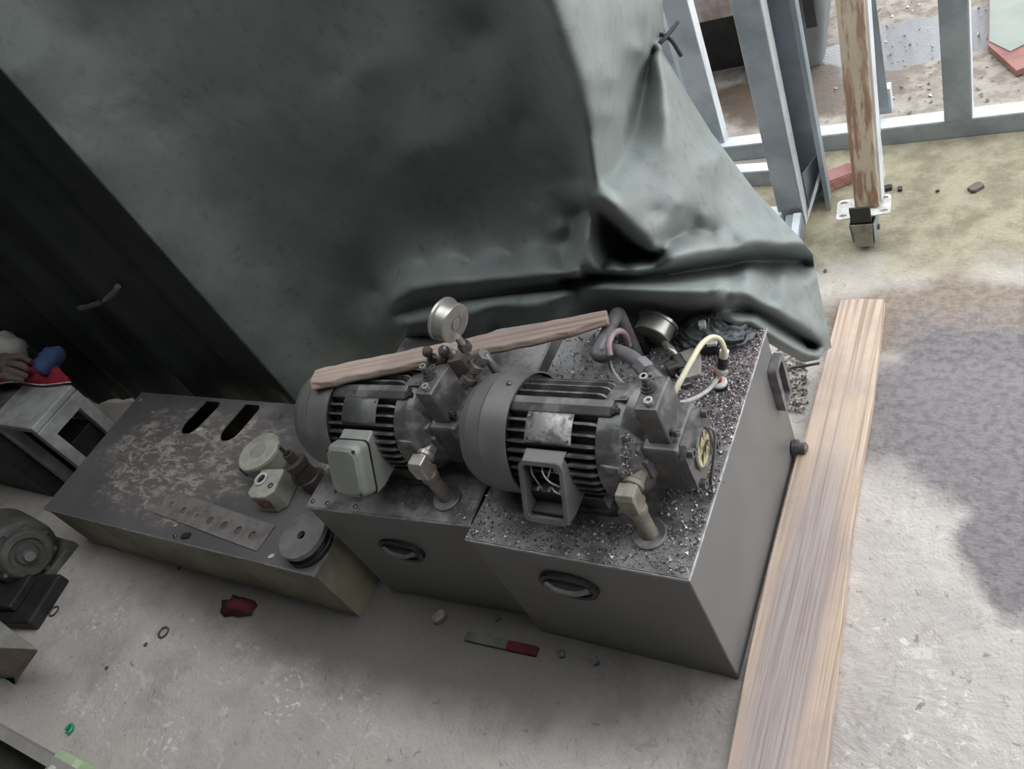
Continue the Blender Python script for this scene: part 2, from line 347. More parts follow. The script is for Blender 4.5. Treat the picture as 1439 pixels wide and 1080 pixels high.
def cup_handle(t, a, y):
    """recessed oval grip on the front face, rubber rim and a bail"""
    c = at(*a, y=y); w, h = .068, .043
    R0 = [(w * math.cos(k) , h * math.sin(k) * (1.15 if math.sin(k) < 0 else .9)) for k in [2 * PI * i / 24 for i in range(24)]]
    mt = axes(c + V(0, -.008, 0), (1, 0, 0), (0, 0, 1))
    MB().sheet(R0, [[(x * .82, z * .78) for x, z in R0]], .010, mt).build('handle_rim', 'black', t, .003)
    MB().sheet([(x * .84, z * .8) for x, z in R0], [], .003, T4(V(0, .004, 0)) @ mt).build('handle_cup', 'darkvoid', t)
    MB().tube([c + V(-.05, -.010, .004), c + V(-.02, -.018, -.002), c + V(.02, -.018, -.002), c + V(.05, -.010, .006)], .006, 8, 4).build('handle_bail', 'tank', t)
cup_handle(tR, (800, 820), 0.); cup_handle(tL, (565, 770), .022)
# side handle and plug on the bright end face of the right tank
ha, hb, hc = at(1084, 505, x=0), at(1101, 578, x=0), at(1096, 512, x=0)
yy0, yy1, zz0, zz1 = .405, .47, .23, .345
P = [at(1079, 508, x=0.), at(1095, 503, x=0.), at(1106, 560, x=0.), at(1093, 580, x=0.)]
hy0 = min(p.y for p in P); hy1 = max(p.y for p in P); hz0 = min(p.z for p in P); hz1 = max(p.z for p in P)
mt = axes((.016, (hy0 + hy1) / 2, (hz0 + hz1) / 2), (0, 1, 0), (0, 0, 1)); dw, dh = (hy1 - hy0) / 2 * .74, (hz1 - hz0) / 2 * .76
MB().sheet(rrect(-dw, -dh, dw, dh, .012), [rrect(-dw + .018, -dh + .014, dw - .014, dh - .014, .008)], .018, mt).build('side_handle', 'pipe', tR, .003)
MB().sheet(rrect(-dw + .01, -dh + .01, dw - .01, dh - .01, .01), [], .002, T4(V(-.0135, 0, 0)) @ mt).build('handle_cup', 'black', tR)
p = at(1115, 628, x=.0); MB().lathe(p, (1, 0, 0), [(0, .02), (.012, .02), (.012, .014), (.03, .014), (.034, .008)], 12).build('drain_plug', 'bolt', tR)
# ------------------------------------------------------------------ beige tank
bx0, bx1, by0, by1, BH = -2.405, -1.036, -.084, .452, .235
tb = thing('oil_tank', (bx0, by0, 0), 'low beige oil tank with scratched dark lid and two slots', 'oil tank', None)
b = MB(); b.box((bx0 + .004, by0 + .004, 0), (bx1 - .004, by1 - .004, BH - .006)); del b.f[1]; del b.sm[1]
b.build('tank_body', 'beige', tb)
slots = []
for (a1, a2, w) in (((271, 595), (298, 568), .046), ((326, 604), (352, 574), .046)):
    p, q = at(*a1, z=BH), at(*a2, z=BH); d = (q - p); d.normalize(); nn = V(-d.y, d.x, 0); pts = []
    for k in range(9): a = PI * k / 8; pts.append(p + nn * (w * math.cos(a)) - d * (w * math.sin(a)))
    for k in range(9): a = PI * k / 8; pts.append(q - nn * (w * math.cos(a)) + d * (w * math.sin(a)) * .6)
    slots.append([(v.x, min(v.y, by1 - .012)) for v in pts])
outer = [(bx0, by0), (bx1, by0), (bx1, by1), (bx0, by1)]
MB().sheet(outer, slots, .005, T4(V(0, 0, BH))).build('lid', 'scratched', tb)
e = MB()
for lo, hi in (((bx0, by0 - .002, BH - .008), (bx1, by0, BH + .0005)), ((bx1, by0, BH - .008), (bx1 + .002, by1, BH + .0005)), ((bx0, by1, BH - .008), (bx1, by1 + .002, BH + .002))): e.box(lo, hi)
e.build('lid_edge', 'edge', tb)
for a in ((198, 562), (216, 579), (384, 585), (395, 586), (247, 753)):
    MB().lathe(at(*a, z=BH), (0, 0, 1), [(0, .008), (.003, .007), (.005, .003)], 10).build('bolt', 'brightbolt' if a[0] < 230 else 'bolt', tb)
# ------------------------------------------------------------------ tarpaulin
def make_tarp():
    ctl = []
    def y(*rows): ctl.extend((a, b, v) for a, b, v in rows)
    def line(rows, n=4):                                   # control points sampled along a fold line
        for r0, r1 in zip(rows[:-1], rows[1:]):
            n = max(2, int(math.hypot(r1[0] - r0[0], r1[1] - r0[1]) / 8))
            for k in range(n): t = k / n; ctl.append(tuple(r0[i] + (r1[i] - r0[i]) * t for i in range(3)))
        ctl.append(rows[-1])
    def col(x, yv, zs=(2.1, 1.7, 1.4, 1.15, .95)):      # plumb line of the hanging part
        for z in zs:
            d = np.array([x, yv, z]) - CAM; w = d @ CF
            if w > .2: ctl.append((720 + FPX * (d @ CR) / w, 540 - FPX * (d @ CU) / w, yv))
    low = (2.1, 1.7, 1.4, 1.15, .9, .7, .5, .3, .15)
    col(-1.60, .480, low); col(-1.55, .500, low); col(-1.48, .560, low); col(-1.41, .630, low); col(-1.30, .665, low)
    col(-1.12, .69, low[:-2]); col(-.95, .68); col(-.82, .68); col(-.70, .655); col(-.60, .66); col(-.50, .685); col(-.42, .70)
    # corner fold between the shaded face and the lit face
    line([(600, -450, .50), (700, -200, .50), (768, 0, .50), (800, 100, .505), (830, 190, .50), (840, 277, .475)], 5)
    line([(575, -450, .57), (672, -200, .58), (740, 0, .58), (770, 100, .60), (797, 190, .61), (815, 250, .63)], 4)
    # lit face running back to the tie on the steel post
    line([(830, -450, 1.25), (880, -200, 1.2), (927, 0, 1.1), (925, 57, 1.08)], 4)
    y((720, -450, .72), (790, -200, .72), (850, 0, .70), (865, 60, .70), (860, 110, .62), (855, 160, .58))
    y((900, 20, .92), (900, 70, .86))
    line([(918, 70, 1.06), (911, 115, 1.0), (894, 165, .87), (877, 205, .73), (858, 245, .59)], 3)        # crease beside the kite panel
    line([(925, 62, 1.03), (932, 110, .90), (937, 160, .80), (942, 210, .74)], 3)
    line([(925, 70, 1.05), (945, 115, .99), (958, 160, .92), (970, 200, .86), (978, 235, .80)], 3)                           # ridge of the kite panel
    line([(840, 278, .475), (862, 300, .50), (890, 325, .54), (918, 347, .57)], 3)                          # lower lip
    y((895, 270, .60), (925, 250, .68), (905, 215, .72), (915, 300, .61), (1010, 220, .95), (880, 240, .64))
    line([(932, 80, 1.06), (1000, 190, 1.08), (1060, 268, 1.0), (1100, 312, .96)], 4)
    y((1010, 260, .88), (1040, 290, .88), (990, 305, .74), (970, 325, .73))
    line([(918, 347, .57), (938, 318, .62), (957, 288, .665)], 2); line([(957, 288, .665), (966, 300, .70), (976, 313, .74)], 2); line([(940, 335, .66), (958, 325, .70), (976, 315, .74)], 2)                                             # small triangular fold
    line([(846, 300, .67), (866, 326, .72), (890, 352, .73), (920, 360, .71)], 3)                           # dark hollow below the lip
    line([(833, 302, .60), (824, 335, .57), (815, 372, .555)], 3)                                           # small upright spike
    line([(818, 300, .68), (808, 340, .665), (795, 372, .62)], 2)
    y((855, 350, .66), (850, 375, .60), (880, 370, .66), (905, 365, .68))
    line([(815, 374, .555), (850, 382, .56), (888, 384, .565), (940, 372, .61), (1000, 357, .69), (1060, 346, .80), (1110, 343, .87), (1143, 357, .93)], 4)
    y((1000, 330, .76), (1060, 315, .86), (1100, 330, .90), (1030, 340, .77))
    line([(790, 392, .65), (850, 391, .68), (900, 390, .71), (960, 381, .78), (1020, 372, .86), (1080, 364, .94), (1135, 364, .99)], 4)
    # roll lying on the tanks
    line([(545, 445, .60), (556, 418, .58), (580, 402, .58), (650, 397, .575), (720, 393, .57), (780, 390, .565), (815, 388, .57)], 3)
    y((560, 385, .66), (600, 372, .665), (660, 368, .665), (720, 362, .655), (770, 350, .66), (790, 320, .68), (750, 300, .69), (540, 410, .66), (525, 440, .665))
    line([(560, 440, .60), (640, 424, .60), (720, 413, .60), (770, 405, .61), (800, 402, .62)], 3)
    line([(570, 452, .565), (640, 434, .56), (720, 420, .56), (795, 410, .565), (830, 418, .60)], 3)
    y((600, 475, .60), (700, 452, .61), (800, 440, .61), (850, 455, .605), (860, 466, .59), (930, 466, .588), (985, 462, .592), (500, 500, .66))
    line([(815, 400, .60), (850, 398, .565), (900, 400, .56), (960, 402, .57), (1010, 404, .575)], 3)
    line([(830, 415, .585), (880, 420, .58), (940, 424, .585), (985, 428, .60)], 3)
    line([(840, 432, .64), (900, 440, .645), (960, 444, .64), (1000, 436, .63)], 3)
    y((1050, 385, .72), (1100, 390, .82), (1140, 395, .90), (1080, 415, .72), (1120, 430, .78))
    line([(1010, 403, .575), (1022, 416, .60), (1030, 428, .62)], 2)
    line([(1030, 410, .60), (1060, 420, .62), (1100, 445, .68), (1135, 468, .75), (1160, 486, .80)], 3)
    line([(1030, 437, .65), (1070, 439, .70), (1105, 462, .77), (1140, 487, .84)], 3)
    line([(1000, 441, .615), (1030, 442, .605), (1060, 449, .61), (1090, 470, .645), (1125, 491, .70), (1146, 500, .73)], 3)
    line([(1050, 462, .63), (1080, 482, .68), (1110, 500, .74), (1138, 508, .78)], 2)
    y((1143, 358, .95), (1150, 400, .93), (1160, 450, .88), (1168, 487, .84))
    A = np.array(ctl); P = A[:, :2]; val = A[:, 2]
    CC = .065; D = np.sqrt(((P[:, None] - P[None]) ** 2).sum(2) / 1e4 + CC * CC)
    n = len(P); K = -D + np.eye(n) * .008; Q = np.c_[np.ones(n), P / 1000.]
    S = np.zeros((n + 3, n + 3)); S[:n, :n] = K; S[:n, n:] = Q; S[n:, :n] = Q.T
    wgt = np.linalg.solve(S, np.r_[val, 0, 0, 0])
    def depth(U): 
        d = np.sqrt(((U[:, None] - P[None]) ** 2).sum(2) / 1e4 + CC * CC)
        return -d @ wgt[:n] + np.c_[np.ones(len(U)), U / 1000.] @ wgt[n:]
    # Coons patch over the outline of the cloth
    def poly(pts, sv):
        pts = np.array(pts, float); L = np.r_[0, np.cumsum(np.linalg.norm(np.diff(pts, axis=0), axis=1))]; s = sv * L[-1]
        return np.c_[np.interp(s, L, pts[:, 0]), np.interp(s, L, pts[:, 1])]
    NU, NV = 300, 290; su = 1 - (1 - np.linspace(0, 1, NU)) ** 1.45; tv = 1 - (1 - np.linspace(0, 1, NV)) ** 1.35
    top = poly([(-175, -102), (908, -100)], su)
    bot = poly([(470, 625), (520, 560), (590, 500), (700, 462), (800, 445), (850, 462), (930, 464), (985, 458), (1010, 446), (1050, 462), (1100, 492), (1130, 508), (1150, 504), (1158, 494), (1168, 488)], su)
    lef = poly([(-175, -102), (470, 625)], tv)
    rig = poly([(908, -100), (930, 0), (932, 40), (925, 58), (934, 80), (965, 132), (1000, 188), (1060, 268), (1110, 320), (1143, 356), (1149, 400), (1158, 440), (1168, 488)], tv)
    s = su[None, :, None]; t = tv[:, None, None]
    G = (1 - t) * top[None] + t * bot[None] + (1 - s) * lef[:, None] + s * rig[:, None] - ((1 - s) * (1 - t) * top[0] + s * (1 - t) * top[-1] + (1 - s) * t * bot[0] + s * t * bot[-1])
    U = G.reshape(-1, 2); yv = np.concatenate([depth(c) for c in np.array_split(U, 24)])
    d = CF + CR * ((U[:, :1] - 720) / FPX) - CU * ((U[:, 1:] - 540) / FPX)
    pts = CAM + d * ((yv - CAM[1]) / d[:, 1])[:, None]
    fs = [(j * NU + i, (j + 1) * NU + i, (j + 1) * NU + i + 1, j * NU + i + 1) for j in range(NV - 1) for i in range(NU - 1)]
    mb = MB(); mb.add([tuple(p) for p in pts], fs, True)
    make_tarp.top = [Vector(p) for p in pts[:NU:6]]
    return mb
tr = thing('tarpaulin', (-.9, .66, 0), 'large grey green tarpaulin hanging behind the motors, bunched on the tank lids', 'tarpaulin')
to = make_tarp().build('cloth', 'tarp', tr)
sd = to.modifiers.new('thickness', 'SOLIDIFY'); sd.thickness = .0025; sd.offset = 1
MB().tube(make_tarp.top, .009, 8, 2).build('hanging_rope', 'greytube', tr)
# cord tying the tarpaulin to the post
tie = at(925, 57, y=1.06)
MB().tube([tie + V(.035, .05, .01), tie + V(.02, .0, .004), tie + V(.0, -.015, -.004), tie + V(-.02, .0, -.006), tie + V(-.012, .03, .0), tie + V(.02, .02, -.012), tie + V(.03, .03, -.06)], .005, 8).build('tie_cord', 'darkvoid', tr)
# second, dark sheet hanging in the gloom at the left
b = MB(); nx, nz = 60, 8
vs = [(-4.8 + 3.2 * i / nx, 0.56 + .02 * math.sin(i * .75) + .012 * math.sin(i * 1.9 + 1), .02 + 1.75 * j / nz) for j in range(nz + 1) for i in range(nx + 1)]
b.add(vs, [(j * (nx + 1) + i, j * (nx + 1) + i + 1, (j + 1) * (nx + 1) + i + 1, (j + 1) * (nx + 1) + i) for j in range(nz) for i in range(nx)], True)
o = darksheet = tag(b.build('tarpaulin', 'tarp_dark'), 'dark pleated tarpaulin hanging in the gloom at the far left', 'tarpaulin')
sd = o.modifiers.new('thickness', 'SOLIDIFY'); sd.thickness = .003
# ------------------------------------------------------------------ electric motors
AY, AZ = .2, .545
def rad(ang, r, x): return V(x, AY - r * math.cos(ang), AZ + r * math.sin(ang))   # ang from the front (-y) upward
FIN = None
def make_motor(off, label, boxed):
    global FIN
    t = thing('electric_motor', (-.25, .2, H), label, 'electric motor', 'electric motors on the tank lids')
    X = V(1, 0, 0); ax0 = V(0, AY, AZ)
    MB().lathe(V(-.342, AY, AZ), (-1, 0, 0), [(0, .121), (0, .125), (.06, .125), (.066, .1225), (.07, .122), (.098, .119), (.118, .109), (.130, .094), (.134, .07), (.134, .02)], 56, caps=False).lathe(V(-.342, AY, AZ), (-1, 0, 0), [(.134, .02), (.134, 0)], 56, caps=False).build('fan_cover', 'cowl', t)
    MB().lathe(V(-.350, AY, AZ), (1, 0, 0), [(0, .118), (.002, .08)], 40, caps=True).build('fan_shroud_ring', 'darkvoid', t)
    for a in (100, 190, 280): MB().lathe(rad(math.radians(a), .1245, -.365), rad(math.radians(a), 1, 0) - rad(math.radians(a), 0, 0), [(0, .006), (.004, .006), (.006, .004)], 10).build('cover_screw', 'bolt', t)
    MB().lathe(V(-.35, AY, AZ), X, [(0, .088), (.19, .088)], 48).build('motor_frame', 'motor', t)
    if FIN is None:
        prof = [(-.346, .08), (-.346, .1115), (-.176, .1115), (-.166, .1095), (-.159, .104), (-.156, .096), (-.156, .08)]
        b = MB(); b.prism([V(x, -.0024, r) for x, r in prof], (0, .0048, 0)); FIN = b.mesh('fin')
        FIN.materials.append(M['motor'])
    short = [v.co.copy() for v in FIN.vertices]
    for deg in [14, 24, 34, 44, 55, 66, 100, 112, 124, 136, 148, 160, 172, 184, 196, 344, 354, 4]:
        o = bpy.data.objects.new('fin', FIN); COL.objects.link(o)
        attach(o, t); o.location = (0, AY, AZ); o.rotation_euler = (math.radians(90 - deg), 0, 0)
    # flat pad with tie bolt above the nameplate
    b = MB()
    c0, c1 = math.radians(74), math.radians(90)
    b.prism([rad(c0, .085, -.346), rad(c0, .113, -.346), rad(c0 * .5 + c1 * .5, .1195, -.346), rad(c1, .1195, -.346), rad(c1, .085, -.346)], (.215, 0, 0))
    b.build('tie_pad', 'motor', t, .003)
    MB().lathe(rad(math.radians(81), .111, -.133), X, [(0, .010), (.008, .010), (.008, .0055), (.014, .0055)], 6, smooth=False).build('bolt', 'bolt', t)
    # nameplate
    b = MB(); n = 10; A = [math.radians(44 + 30 * k / n) for k in range(n + 1)]
    vs = [rad(a, r, x) for x in (-.304, -.205) for r in (.1105, .1135) for a in A]; m = n + 1; fs = []
    for i in range(n):
        fs += [(m + i, m + i + 1, 3 * m + i + 1, 3 * m + i), (i, 2 * m + i, 2 * m + i + 1, i + 1), (i, i + 1, m + i + 1, m + i), (2 * m + i, 3 * m + i, 3 * m + i + 1, 2 * m + i + 1)]
    fs += [(0, m, 3 * m, 2 * m), (n, 2 * m + n, 3 * m + n, m + n)]
    b.add(vs, fs, True).build('nameplate', 'plate_dark' if boxed else 'plate', t)
    for x in (-.298, -.211):
        for a in (48, 70): MB().lathe(rad(math.radians(a), .113, x), rad(math.radians(a), 1, 0) - rad(math.radians(a), 0, 0), [(0, .003), (.002, .0025)], 8).build('rivet', 'bolt', t)
    # drive end bell
    MB().lathe(V(-.16, AY, AZ), X, [(0, .104), (.003, .108), (.034, .108), (.046, .103), (.062, .088), (.078, .068), (.09, .06), (.1, .06)], 56).build('end_bell', 'motor', t)
    for a in (24, 156, 96): 
        q = rad(math.radians(a), .106, -.148); u_ = (rad(math.radians(a), 1, 0) - rad(math.radians(a), 0, 0)); w_ = X.cross(u_)
        MB().prism([q + w_ * .009, q - w_ * .009, q - w_ * .006 + X * .036, q + w_ * .006 + X * .036], u_ * .007).build('bell_lug', 'motor', t, .002)
    # feet
    for y0 in (.105, .255): MB().box((-.32, y0, H), (-.17, y0 + .04, H + .014)).box((-.30, y0 + .006, H + .012), (-.19, y0 + .034, H + .05)).build('foot', 'motor', t, .003)
    # terminal box with slanted mouth
    x0, x1 = -.304, -.216
    sec = [(.115, .612), (.082, .608), (.022, .520), (.022, .505), (.05, .497), (.12, .497)]
    mouth0, mouth1 = V(0, .082, .608), V(0, .022, .515)
    if boxed:
        b = MB(); b.prism([V(x0, y_, z_) for y_, z_ in sec], (x1 - x0, 0, 0)); b.build('terminal_box', 'cover', t, .004)
        d = (mouth1 - mouth0).normalized(); nn = V(0, d.z, -d.y); c = (mouth0 + mouth1) / 2
        L = (mouth1 - mouth0).length / 2 + .005; wv = (x1 - x0) / 2 + .004
        mt = axes(V((x0 + x1) / 2, c.y, c.z) + nn * .003, (1, 0, 0), -d)
        rings = []
        for h_, k_, r_ in ((0, 1., .014), (.022, .985, .016), (.034, .93, .02), (.039, .80, .02)):
            rings.append([mt @ V(px, py, h_) for px, py in rrect(-wv * k_, -L * k_, wv * k_, L * k_, r_, 5)])
        b = MB(); k = len(rings[0])
        for r0, r1 in zip(rings[:-1], rings[1:]): b.add(r0 + r1, [(i, (i + 1) % k, k + (i + 1) % k, k + i) for i in range(k)], True)
        b.add(rings[-1], [tuple(range(k))], True); b.add(rings[0], [tuple(reversed(range(k)))])
        cv = b.build('box_cover', 'cover', t)
        for sx in (-1, 1):
            for sy in (-1, 1): MB().lathe(mt @ V(sx * wv * .8, sy * L * .8, .034), nn, [(0, .004), (.004, .004)], 8).build('screw', 'bolt', cv)
        MB().sheet(rrect(-wv - .002, -L - .002, wv + .002, L + .002, .014, 5), [], .004, mt).build('gasket', 'black', t)
    else:
        b = MB(); th = .005
        for lo, hi in (((x0, sec), (x0 + th, sec)), ((x1 - th, sec), (x1, sec))):
            b.prism([V(lo[0], y_, z_) for y_, z_ in sec], (th, 0, 0))
        b.prism([V(x0, *p) for p in ((.115, .612), (.082, .608), (.086, .603), (.115, .606))], (x1 - x0, 0, 0))
        b.prism([V(x0, *p) for p in ((.022, .520), (.022, .505), (.05, .497), (.12, .497), (.12, .503), (.052, .503), (.028, .509))], (x1 - x0, 0, 0))
        b.build('terminal_box', 'cowl', t, .002)
        MB().box((x0, .100, .50), (x1, .116, .61)).build('box_back', 'black', t)
        d = (mouth1 - mouth0).normalized(); nn = V(0, d.z, -d.y); c = (mouth0 + mouth1) / 2; L = (mouth1 - mouth0).length / 2 + .006; wv = (x1 - x0) / 2 + .004
        mt = axes(V((x0 + x1) / 2, c.y, c.z) + nn * .003, (1, 0, 0), -d)
        MB().sheet(rrect(-wv, -L, wv, L, .014, 5), [rrect(-wv + .008, -L + .008, wv - .008, L - .008, .012, 5)], .005, mt).build('box_rim', 'cowl', t)
        tbk = MB().box((x0 + .007, .060, .504), (x1 - .007, .106, .552)).build('terminal_block', 'black', t, .003)
        MB().box((x0 + .006, .036, .5035), (x1 - .006, .106, .518)).build('dark_base_fill', 'black', t, .002)  # black filler added to darken the bottom of the open box
        for k in range(3):
            p = V(x0 + .026 + .024 * k, .070, .548); MB().lathe(p, (0, -.7, .7), [(-.014, .004), (0, .004), (0, .0065), (.006, .0065), (.006, .003), (.012, .003)], 8).build('terminal_stud', 'brightbolt', tbk)
            MB().lathe(p + V(0, .004, -.022), (0, -.7, .7), [(-.01, .004), (0, .004), (0, .0055), (.005, .0055)], 8).build('terminal_stud', 'bolt', tbk)
        q = lambda x, y_, z_: V(x, y_, z_)
        for pts, mm in (([q(-.29, .10, .60), q(-.287, .08, .588), q(-.284, .075, .570), q(-.28, .072, .55)], 'greytube'), ([q(-.265, .10, .60), q(-.26, .078, .592), q(-.25, .07, .575), q(-.236, .072, .557)], 'white'), ([q(-.245, .10, .598), q(-.247, .08, .590), q(-.255, .078, .575)], 'white'), ([q(-.252, .07, .553), q(-.24, .06, .557), q(-.228, .062, .545), q(-.224, .07, .53)], 'greytube')):
            MB().tube(pts, .0019, 8).build('wire', mm, t)
        MB().lathe(q(-.229, .10, .588), (0, -1, .5), [(0, .009), (.016, .009), (.016, .007), (.022, .007)], 12).build('cable_gland', 'greytube', t)
    t.location = Vector(t.location) + Vector(off)
    return t
mo_r = make_motor((0, 0, 0), 'grey finned electric motor with open terminal box on the grit strewn tank', False)
mo_l = make_motor((-.487, .006, 0), 'grey finned electric motor with closed terminal box beneath the wooden board', True)
mo_l.rotation_euler.z = .03
# ------------------------------------------------------------------ hydraulic pumps
def make_pump(off, label, dialed):
    t = thing('hydraulic_pump', (-.05, .2, H), label, 'hydraulic pump', 'hydraulic pumps beside the motors')
    X = V(1, 0, 0); hs = .058
    MB().box((-.118, AY - .062, AZ - .050), (-.083, AY + .062, AZ + .056)).build('mounting_block', 'motor', t, .005)
    MB().box((-.086, AY - hs, AZ - .066), (-.014, AY + hs, AZ + .056)).build('pump_body', 'motor', t, .008, 3)
    pl = axes((-.002, AY, AZ - .005), (0, 1, 0), (0, 0, 1)); c = .018; s_ = .060
    oct_ = [(-s_ + c, -s_), (s_ - c, -s_), (s_, -s_ + c), (s_, s_ - c), (s_ - c, s_), (-s_ + c, s_), (-s_, s_ - c), (-s_, -s_ + c)]
    MB().sheet(oct_, [], .013, pl).build('end_plate', 'motor', t, .002)
    for sy in (-1, 1):
        for sz in (-1, 1): MB().lathe(pl @ V(sy * .045, sz * .045, 0), X, [(0, .0095), (.011, .0095), (.011, .0045), (.006, .0045)], 12).build('cap_screw', 'bolt', t)
    MB().lathe(pl @ V(0, 0, 0), X, [(0, .040), (.005, .040), (.007, .036), (.004, .034)], 36, caps=False).build('bezel_ring', 'motor', t)
    MB().lathe(pl @ V(0, 0, .0005), X, [(0, .0345), (.003, .0345)], 36).build('sight_glass', 'dial' if dialed else 'motor', t)
    if dialed:
        for k in range(9):
            a = -.9 + k * .28; p = pl @ V(-.024 + .006 * k, .02 * math.cos(k * 2.1), .004); d = V(.0015, .01 * math.cos(a * 2), .014)
            MB().tube([p - d, p, p + d * .9 + V(.001, .001, 0)], .0011, 5, 2).build('debris_strand', 'browncap', t)
    # suction flange at the front
    MB().box((-.122, AY - .068, AZ - .022), (-.074, AY - .050, AZ + .030)).build('suction_flange', 'motor', t, .004)
    # valve block on top
    vb = MB(); z0, z1 = AZ + .052, AZ + .148
    vb.prism([V(-.072, .158, z0), V(-.072, .158, z1), V(-.072, .205, z1), V(-.072, .238, z1 - .004), V(-.072, .238, z0)], (.042, 0, 0)); v = vb.build('valve_block', 'motor', t, .003)
    MB().lathe(V(-.058, .205, z1), (0, 0, 1), [(0, .015), (.005, .015), (.005, .012), (.012, .012), (.012, .009), (.02, .009), (.02, .0065), (.03, .0065)], 8).build('plug', 'bolt', v)
    MB().lathe(V(-.058, .205, z1 + .03), (0, 0, 1), [(0, .0075), (.003, .0075), (.003, .004), (.0, .004)], 14).build('plug_tip', 'brightbolt', v)
    MB().lathe(V(-.046, .172, z1), (0, 0, 1), [(0, .008), (.010, .008), (.010, .0042), (.005, .0042)], 14).build('cap_screw', 'brightbolt', v)
    MB().lathe(V(-.062, .228, z1 - .003), (0, 0, 1), [(0, .007), (.008, .007), (.008, .0035), (.004, .0035)], 12).build('cap_screw', 'bolt', v)
    MB().lathe(V(-.028, .175, z0 + .02), (.8, -.5, 0), [(0, .008), (.010, .008), (.010, .005), (.016, .005)], 8).build('bleed_screw', 'bolt', v)
    t.location = Vector(t.location) + Vector(off); return t
make_pump((0, 0, 0), 'grey hydraulic pump with dirty yellow sight glass at the tank edge', True)
pl_ = make_pump((-.487, .006, 0), 'grey hydraulic pump wedged between the two motors', False)
# suction pipes
def make_suction(off, label, mats):
    t = thing('suction_pipe', (-.098, .079, H), label, 'pipe', 'elbowed suction pipes')
    b = V(-.098, .079, H); el = V(-.100, .080, .548)
    MB().lathe(b, (0, 0, 1), [(0, .034), (.007, .034), (.009, .031), (.009, .018), (.013, .016)], 28).build('pipe_flange', 'lid', t)
    MB().lathe(b + V(0, 0, .006), (0, 0, 1), [(0, .0165), (.078, .0165)], 20).build('pipe', mats[0], t)
    MB().lathe(b + V(0, 0, .080), (0, 0, 1), [(0, .019), (.004, .0205), (.016, .0205), (.018, .018)], 20).build('collar', mats[0], t)
    # chunky square elbow
    e_ = MB(); e_.prism([V(-.118, .060, .516), V(-.118, .060, .556), V(-.118, .066, .566), V(-.118, .094, .566), V(-.118, .094, .530), V(-.118, .098, .528), V(-.118, .098, .516)], (.036, 0, 0)); e_.build('elbow', mats[1], t, .006, 3)
    MB().lathe(V(-.1, .093, .548), (0, 1, 0), [(0, .016), (.003, .016), (.005, .0205), (.014, .0205), (.016, .017)], 20).build('ring', mats[1], t)
    MB().lathe(V(-.1, .110, .548), (0, 1, 0), [(0, .018), (.024, .018)], 6, smooth=False).build('union_nut', mats[1], t, .001)
    t.location = Vector(t.location) + Vector(off); return t
make_suction((0, -.002, 0), 'olive elbowed suction pipe rising from the grit strewn lid', ('suction', 'suction'))
make_suction((-.487, .010, 0), 'brownish elbowed suction pipe below the closed terminal box motor', ('rust', 'steel'))
# ------------------------------------------------------------------ pipework and gauges
t = thing('delivery_pipe', at(838, 500, z=.575), 'bent dull steel pipe crossing behind the open terminal box motor', 'pipe')
J = at(838, 500, z=.575); J2 = at(868, 438, z=.575)
b = MB(); b.tube([J2 + V(0, .004, -.15), J2 + V(0, .004, -.03), J2 + V(0, 0, -.006), J2 + V(0, -.02, 0), J + V(0, .02, 0), J + V(.004, .004, 0), J + V(.02, 0, 0), at(865, 493, z=.58), at(885, 500, z=.592), at(902, 513, z=.602)], .0145, 16, 6)
b.build('pipe', 'pipe', t)
q0, q1 = at(900, 511, z=.602), at(932, 542, z=.596); d = q1 - q0
MB().lathe(q0, d, [(0, .019), (d.length * .38, .019)], 6, smooth=False).build('union_nut', 'pipe', t, .001)
MB().lathe(q0 + d * .38, d, [(0, .015), (d.length * .2, .0165), (d.length * .3, .0165), (d.length * .6, .0165)], 18).build('threaded_end', 'bolt', t)
# purplish hose looped over the pipe, with thin tail
o = MB().tube([at(858, 500, z=.60), at(856, 484, z=.612), at(862, 469, z=.61), at(872, 465, z=.60), at(880, 472, z=.575), at(884, 485, z=.54)], .0068, 10).build('hose', 'purple'); tag(o, 'purplish hose looped over the bent steel pipe', 'hose')
o = MB().tube([at(860, 492, z=.585), at(857, 505, z=.56), at(861, 520, z=.535), at(872, 535, z=.53), at(884, 545, z=.535)], .0042, 8).build('hose', 'greytube'); tag(o, 'thin pale hose hanging from the bent steel pipe', 'hose')
# black block on the lid
c = at(893, 481, z=.44); m_ = T4(c) @ RZ(.15)
o = MB().box((-.034, -.024, -.02), (.034, .024, .022), m_).build('steel_block', 'black', None, .003); tag(o, 'small matt black block beside the pressure gauge on the lid', 'block')
MB().box((-.03, -.02, .0205), (.03, .02, .0235), m_).build('top_face', 'darkvoid', o)
def gauge(c, ax, R, th, label, stem):
    t = thing('pressure_gauge', c, label, 'pressure gauge', 'round pressure gauges'); ax = Vector(ax).normalized()
    MB().lathe(c, ax, [(0, R * .4), (0, R * .93), (th * .06, R * .96), (th * .82, R * .96)], 40, caps=False).build('case', 'gauge', t)
    MB().lathe(c, ax, [(.001, 0.001), (.001, R * .5)], 40, caps=False).build('back_plate', 'gauge', t)
    MB().lathe(c, ax, [(th * .80, R * .97), (th * .82, R * 1.06), (th * .96, R * 1.06), (th, R * 1.0), (th, R * .9)], 40, caps=False).build('bezel', 'gauge', t)
    MB().lathe(c, ax, [(th * .93, R * .93), (th * .94, 0.0)], 40, caps=False).build('dial', 'white', t)
    MB().tube(stem, .008, 10, 4).build('stem', 'steel', t)
    p, q = stem[len(stem) // 2], stem[-1]; d = (q - p)
    MB().lathe(p, d, [(0, .0135), (.018, .0135)], 6, smooth=False).build('hex_nut', 'bolt', t)
    return t
gc = at(916, 472, z=.468); gs = at(934, 482, z=.455)
